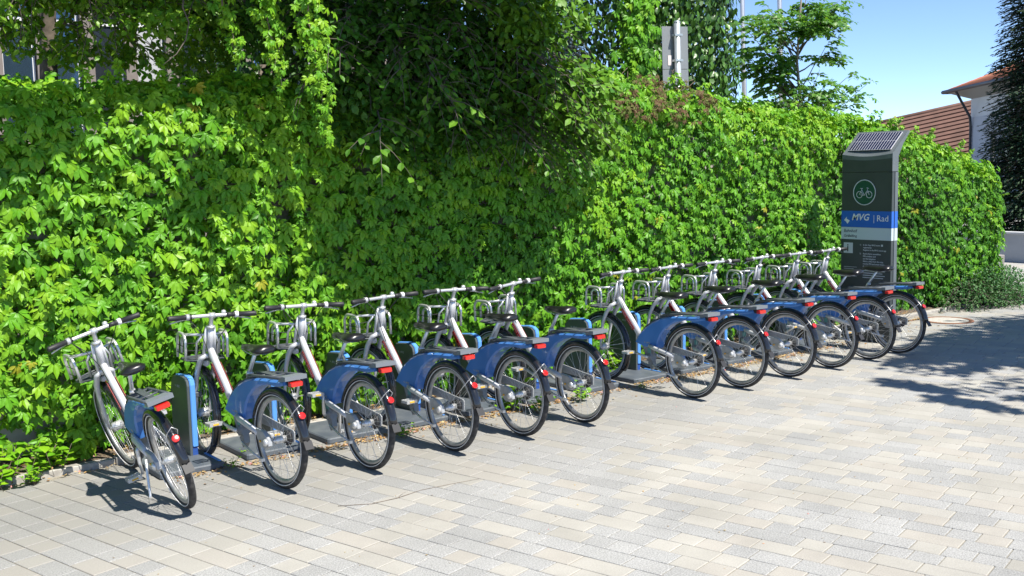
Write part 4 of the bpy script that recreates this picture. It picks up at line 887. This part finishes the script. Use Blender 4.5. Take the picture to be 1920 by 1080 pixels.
    MB().tube([(0, 1.02, .70), (0, 1.05, .70), (0, 1.055, .70)], [.022, .028, .02], 12).build('head_light', lens, bs)
    # kickstand folded
    g = MB(); g.tube([(-.05, .44, .24), (-.06, .30, .20), (-.062, .16, .175)], .008, 6); g.box(-.075, -.05, .13, .17, .165, .185); ks = g.build('kickstand', alu, b)
    # rear side guard reflector, crank
    return b, FP
def crank_parts(b, ang):
    for sx, da in ((-1, 0), (1, math.pi)):
        a = ang+da; d = Vector((0, math.cos(a), math.sin(a))); p = Vector((sx*.062, .50, .31))
        g = MB(); g.tube([p-d*.008+Vector((-sx*.012, 0, 0)), p+d*.01, p+d*.09+Vector((sx*.012, 0, 0)), p+d*.165+Vector((sx*.014, 0, 0))], [.016, .015, .011, .010], 8); cr = g.build('crank', alu, b)
        q = p+d*.165+Vector((sx*.014, 0, 0)); g = MB()
        g.tube([q, q+Vector((sx*.10, 0, 0))], .008, 6)
        for yy in (-.035, .035): g.box(q.x+min(sx*.02, sx*.11), q.x+max(sx*.02, sx*.11), q.y+yy-.004, q.y+yy+.004, q.z-.012, q.z+.012)
        for xx in (.02, .062, .108): g.box(q.x+sx*xx-.003, q.x+sx*xx+.003, q.y-.031, q.y+.031, q.z-.010, q.z+.010)
        pd = g.build('pedal', alu, cr)
        # reflectors would be a fourth level: they sit on the crank as sub-parts
        g = MB()
        for yy in (-.041, .041): g.box(q.x+min(sx*.045, sx*.085), q.x+max(sx*.045, sx*.085), q.y+yy-.0025, q.y+yy+.0025, q.z-.005, q.z+.005)
        g.build('pedal_reflector', yellow, cr)
bike, FP = make_bike(); FPn = [o.name for o in FP]
SA = Vector((0, .897-.955, .985-.765)).normalized(); SP = Vector((0, .955, .765))
def steer(root, ang, names):
    Mx = Matrix.Translation(SP)@Matrix.Rotation(R(ang), 4, SA)@Matrix.Translation(-SP)
    for o in root.children:
        if o.name.split('.')[0] in ('front_fender', 'fork', 'stem', 'handlebar', 'cables', 'basket') or o.get('frontpart'): o.matrix_local = Mx
for o in FP: o['frontpart'] = 1
# rear wheel/stays share the same names: the flag tells them apart
rearX = [2.235, 2.854, 3.50, 4.20, 4.84, 5.475, 6.775, 7.405, 8.12, 8.79, 9.45, 9.985]
steerA = [4, -9, -6, 3, -3, 9, 1, 4, -3, 3, -2, 4]
crankA = [265, 12, 100, 170, 165, 20, 12, 190, 200, 150, 30, 180]
labels = ['bicycle at the far left leaning on its kickstand, front wheel by the weeds', 'docked silver and blue bicycle just right of the nearest post', 'docked silver and blue bicycle, third counted from the left',
          'docked silver and blue bicycle, fourth from the left, pedal held forward', 'docked silver and blue bicycle, fifth from the left, just past the dark tree shade', 'docked bicycle at the left side of the gap, saddle clear of its neighbours',
          'docked bicycle just after the gap with its whole left side visible', 'docked bicycle, second one after the gap', 'docked bicycle, third one after the gap', 'docked bicycle, fourth one after the gap',
          'docked bicycle, next to last before the info pillar', 'last bicycle of the row with its saddle against the info pillar']
bikes = [bike]+[copy_tree(bike) for _ in range(11)]
for i, b in enumerate(bikes):
    b.location = (rearX[i], 6.15 if i else 6.17, 0); b.rotation_euler = (0, R([0, -.8, .6, -.5, .9, -1.2, 0, .8, -.6, .5, -.9, 1.0][i]), R([0, 4, 1.5, 1, 0, -1, 0, .6, 1, -.7, -1, .5][i])); b['label'] = labels[i]; b['category'] = 'bicycle'; b['group'] = 'hire bicycles in the docking row'
    steer(b, steerA[i], FPn); crank_parts(b, R(crankA[i]))
b = bikes[0]; b.rotation_euler = (R(0), R(-14.5), R(-2)); b.location = (2.215, 6.17, .008)
for o in list(b.children):
    if o.name.startswith('kickstand'): bpy.data.objects.remove(o)
MB().tube([(-.04, .45, .24), (-.06, .44, .16), (-.10, .38, .03), (-.115, .37, -.018)], [.010, .009, .009, .012], 8).build('kickstand', alu, b)
for o in bpy.data.objects:
    if 'frontpart' in o: del o['frontpart']
# ============================================================ INFO PILLAR
PX, PY0, PY1 = 10.40, 6.505, 7.145
ip = empty('info_pillar', (PX, (PY0+PY1)/2, 0)); tag(ip, 'tall dark hire station pillar with solar panel, blue band and white band', 'information pillar')
YC = (PY0+PY1)/2; hwid = (PY1-PY0)/2
pd_ = noisy('pillar dark', (.045, .054, .054), (.056, .066, .066), 3, .42); ps = noisy('pillar edge', (.12, .14, .145), (.15, .17, .18), 4, .5, metal=.2)
g = MB(); g.box(0, .045, -hwid, hwid, .03, 1.925); g.build('front_panel', pd_, ip)
g = MB(); g.box(.052, .11, -hwid-.004, hwid+.004, 0, 1.925); g.build('back_body', ps, ip)
g = MB(); g.box(.0452, .0518, -hwid+.01, hwid-.01, .03, 1.9335); g.box(.006, .104, -hwid+.006, hwid-.006, 1.9255, 1.9315); g.build('groove', blackm, ip)
# hood: side profile in (x,z), curved front lip
def hood():
    g = MB(); nseg = 16; vs = []; 
    for i in range(nseg+1):
        t = i/nseg; y = hwid-2*hwid*t; sag = -.028*math.sin(math.pi*t)
        for x, z in [(-.002, 1.932), (-.004, 2.13+sag), (.30, 2.385), (.335, 2.375), (.20, 2.235), (.115, 2.10), (.113, 1.932)]: vs.append((x, y, z))
    k = 7; fs = [(i*k+j, i*k+(j+1) % k, i*k+k+(j+1) % k, i*k+k+j) for i in range(nseg) for j in range(k)]+[tuple(range(k)), tuple(range(nseg*k+k-1, nseg*k-1, -1))]
    g.add(vs, fs, False); return g
hd = hood().build('hood', ps, ip)
MB().box(-.0035, -.0025, -hwid+.002, hwid-.002, 1.934, 2.095).build('hood_front', pd_, ip)
sdv = Vector((.304, 0, .255)).normalized(); sn = Vector((-sdv.z, 0, sdv.x))
o0 = Vector((-.004, hwid-.05, 2.13))+sdv*.06+sn*.006
cell = mat('solar cell', (.012, .014, .04), .15, coat=1); linem = mat('solar line', (.5, .5, .55), .4)
def sp_box(u0, u1, s0, s1, h0, h1):
    g = MB(); pts = [o0+Vector((0, -1, 0))*u+sdv*s_*1.0+sn*h for u in (u0, u1) for s_ in (s0, s1) for h in (h0, h1)]
    return g.add(pts, [(0, 1, 3, 2), (4, 6, 7, 5), (0, 4, 5, 1), (2, 3, 7, 6), (0, 2, 6, 4), (1, 5, 7, 3)], False)
sp_ = sp_box(0, 2*hwid-.10, 0, .30, -.003, .004).build('solar_panel', linem, ip)
for k in range(16):
    u = .004+k*.0335
    sp_box(u, u+.027, .004, .146, .0045, .006).build('solar_cell', cell, sp_); sp_box(u, u+.027, .154, .296, .0045, .006).build('solar_cell', cell, sp_)
bm = mat('band blue', (.02, .12, .50), .4); wm = mat('band white', (.50, .58, .60), .4)
MB().box(-.002, .0445, -hwid-.0015, hwid+.0015, 1.305, 1.49).build('blue_band', bm, ip); MB().box(-.002, .0445, -hwid-.0015, hwid+.0015, 1.165, 1.303).build('white_band', wm, ip)
MB().box(.052, .111, -hwid-.006, -hwid-.0045, 1.305, 1.49).build('blue_band', bm, ip); MB().box(.052, .111, -hwid-.006, -hwid-.0045, 1.165, 1.303).build('white_band', wm, ip)
def ptext(s, u, z, size, m, **k):
    me = text_mesh(s, size, m=m, **k); o = bpy.data.objects.new('lettering', me); C.objects.link(o); o.parent = ip
    o.matrix_local = Matrix.Translation((-.0035, hwid-u, z))@FACE_L; return o
dk = mat('print dark', (.05, .06, .07), .6); lt = mat('print light', (.55, .58, .6), .6)
ptext('MVG', .135, 1.385, .105, white, bold=True, italic=True); ptext('Rad', .455, 1.378, .098, white)
MB().box(-.0035, -.0025, hwid-.424, hwid-.418, 1.355, 1.445).build('divider', white, ip)
MB().add([(-.0035, hwid-.035-.075*p[0], 1.34+.085*p[1]) for p in arrow], [tuple(range(6))], False).build('emblem', white, ip)
ptext('Bahnhof', .035, 1.245, .052, dk); ptext('Gräfelfing', .035, 1.190, .044, dk)
MB().box(-.003, -.001, hwid-.155, hwid-.035, 1.005, 1.125).build('info_sign', lt, ip); ptext('i', .076, 1.025, .125, pd_, bold=True)
rowsT = [('1)', 'In der App MVG more'), ('', 'registrieren'), ('', 'Register in the MVG more app'), None, ('2)', 'Rad in Karte auswählen,'), ('', 'PIN erhalten und'), ('', 'am Rad eingeben'), ('', 'Select a bike from the map,'), ('', 'receive PIN and enter it into'), ('', "the bike's keypad")]
z = 1.098
for r_ in rowsT:
    if r_ is None: z -= .014; continue
    if r_[0]: ptext(r_[0], .245, z, .024, lt)
    ptext(r_[1], .29, z, .0235, lt, bold=True); z -= .0285
MB().box(-.003, -.0015, hwid-.54, hwid-.518, 1.096, 1.118).build('icon', lt, ip)
g = MB()
for k, wv in enumerate((.17, .13, .17, .17, .10, .17)): g.box(-.003, -.0015, hwid-.04-wv, hwid-.04, .845-k*.021, .849-k*.021)
for k, wv in enumerate((.28, .25, .28, .26)): g.box(-.003, -.0015, hwid-.29-wv, hwid-.29, .80-k*.026+.01, .808-k*.026+.01)
g.build('print_lines', lt, ip)
# bicycle roundel
cY = hwid-.293; cZ = 1.70
g = MB(); g.add([(-.0022, cY+.138*math.cos(a), cZ+.138*math.sin(a)) for a in [2*math.pi*i/40 for i in range(40)]], [tuple(range(40))], False); g.build('roundel', mat('roundel green', (.012, .075, .045), .45), ip)
g = MB(); rg = [(-.0045, -.005), (-.0045, .005), (-.002, .005), (-.002, -.005)]
g.ring((0, cY, cZ), .140, rg, 48)
tn = [(-.0045, -.0035), (-.0045, .0035), (-.002, .0035), (-.002, -.0035)]
g.ring((0, cY+.062, cZ-.025), .036, tn, 24); g.ring((0, cY-.062, cZ-.025), .036, tn, 24)
def ln(a, b, w_=.0035):
    a = Vector((-.0035, a[0]+cY, a[1]+cZ)); b = Vector((-.0035, b[0]+cY, b[1]+cZ)); g.tube([a, b], w_, 4)
for a, b_ in (((.062, -.025), (.0, -.032)), ((0, -.032), (.032, .03)), ((.032, .03), (.062, -.025)), ((0, -.032), (-.04, .025)), ((-.062, -.025), (-.032, .055)), ((-.032, .055), (-.055, .045)), ((.02, .045), (.052, .045)), ((.032, .03), (.035, .045))): ln(a, b_)
g.build('bicycle_symbol', lt, ip)
# ============================================================ SMALL PLANTS, LITTER
tw = empty('twig', (3.2, 5.4, 0)); tag(tw, 'thin curved brown twig lying on the paving in front of the fourth bicycle', 'twig')
MB().tube([(-.26+.01*0, .17, .004), (-.08, .07, .003), (.10, .06, .004), (.30, .10, .003), (.49, .08, .004), (.73, .05, .003)], [.0016, .0018, .0018, .0015, .0013, .001], 5).build('stalk', stemm, tw)
MB().tube([(.10, .06, .004), (.17, .11, .008), (.22, .13, .004)], [.0013, .001, .0007], 4).build('side_shoot', stemm, tw)
def weed(x, y, h, n, label, kind=0, tintc=.7):
    t = Tree('weed', label, (x, y, 0), 'weed')
    for k in range(n):
        a = random.uniform(0, 2*math.pi); L = h*random.uniform(.4, 1); d = Vector((math.cos(a)*.55, math.sin(a)*.55, 1)).normalized(); p0 = Vector((x, y, 0))+Vector((random.gauss(0, h*.2), random.gauss(0, h*.15), 0))
        q = p0+d*L; t.w.tube([p0-t.o, q-t.o], .0018, 3)
        for j in range(5):
            f = .3+.7*j/4; a2 = random.uniform(0, 2*math.pi); t.P.append(tuple(p0.lerp(q, f))); t.T.append((math.cos(a2), math.sin(a2), random.uniform(-.1, .6))); t.N.append((random.gauss(0, .3), -.3, 1)); t.s.append(h*random.uniform(.16, .34)); t.t.append(min(1, max(0, random.gauss(tintc, .15))))
    t.finish(creeper_m, OV, stemm, 'leaves')
wl = [(1.42, 7.42, .30, 16, 'leafy weed clump at the left foot of the wall'), (1.60, 7.36, .13, 14, 'fine bright green weed tuft on the paving at the far left'), (1.72, 7.56, .34, 14, 'tall weed against the wall left of the first bike'), (1.15, 7.5, .32, 16, 'weed at the left picture edge under the creeper'),
      (2.76, 6.80, .11, 4, 'small weed growing at the corner of the first base plate'), (2.98, 7.0, .09, 5, 'little plant growing on the plate below the second bike'), (4.16, 6.72, .13, 7, 'weed between the plates under the fourth bike'), (5.42, 6.66, .2, 12, 'green weed clump showing through the sixth bike wheel'),
      (5.30, 6.9, .3, 14, 'bushy weed in front of the hedge at the gap'), (6.02, 6.75, .2, 9, 'weed growing at the empty dock'), (6.72, 6.72, .09, 8, 'grass like tuft beside the plate before the seventh bike'), (7.0, 7.45, .25, 14, 'long bladed weed behind the plate after the gap'), (10.95, 7.2, .28, 14, 'weed clump at the foot of the pillar'), (11.6, 7.42, .16, 9, 'low weeds at the hedge foot past the pillar')]
for w_ in wl: weed(*w_)
litm = leafmat('dry leaf', (.20, .10, .04), (.38, .24, .10), (.45, .36, .18), .1, .8, .2)
n = 9500
x = rng.uniform(.9, 12.5, n); which = rng.uniform(0, 1, n)
y = np.where(which < .55, 6.86+np.abs(rng.normal(0, .05, n))*np.sign(rng.uniform(-.7, .3, n)), np.where(which < .93, rng.uniform(7.38, 7.8, n), rng.uniform(6.5, 7.4, n)))
y = np.where((x > 10.3) & (which < .55), 7.3, y)
dens = .5+.5*np.sin(x*2.7)*np.sin(x*1.1+1); kp = (rng.uniform(0, 1, n) < .35+.65*dens) & ((x > 2.35) | (y > 7.3)); x, y = x[kp], y[kp]; n = len(x)
z = np.where(y > 7.5, .06, .004)+rng.uniform(0, .012, n)
V, T, tt = instance(OV_LO, np.stack([x, y, z], 1), np.stack([rng.normal(0, 1, n), rng.normal(0, 1, n), rng.normal(0, .1, n)], 1), np.stack([rng.normal(0, .3, n), rng.normal(0, .3, n), np.ones(n)], 1), rng.uniform(.015, .042, n), rng.uniform(0, 1, n))
o = trimesh('leaf_litter', V, T, litm, None, tt); tag(o, 'small dry brown leaves scattered along the plates and kerb', 'leaf litter', kind='stuff')
n = 260; x = rng.uniform(1, 11, n); y = rng.uniform(3.2, 6.9, n)
V, T, tt = instance(OV_LO, np.stack([x, y, np.full(n, .003)], 1), np.stack([rng.normal(0, 1, n), rng.normal(0, 1, n), 0*x], 1), np.stack([rng.normal(0, .3, n), rng.normal(0, .3, n), np.ones(n)], 1), rng.uniform(.008, .02, n), rng.uniform(0, 1, n))
o = trimesh('scattered_leaves', V, T, litm, None, tt); tag(o, 'a few tiny leaf scraps strewn over the paving', 'leaf litter', kind='stuff')
print('tris', sum(len(o.data.loops)-2*len(o.data.polygons) for o in bpy.data.objects if o.type == 'MESH'))
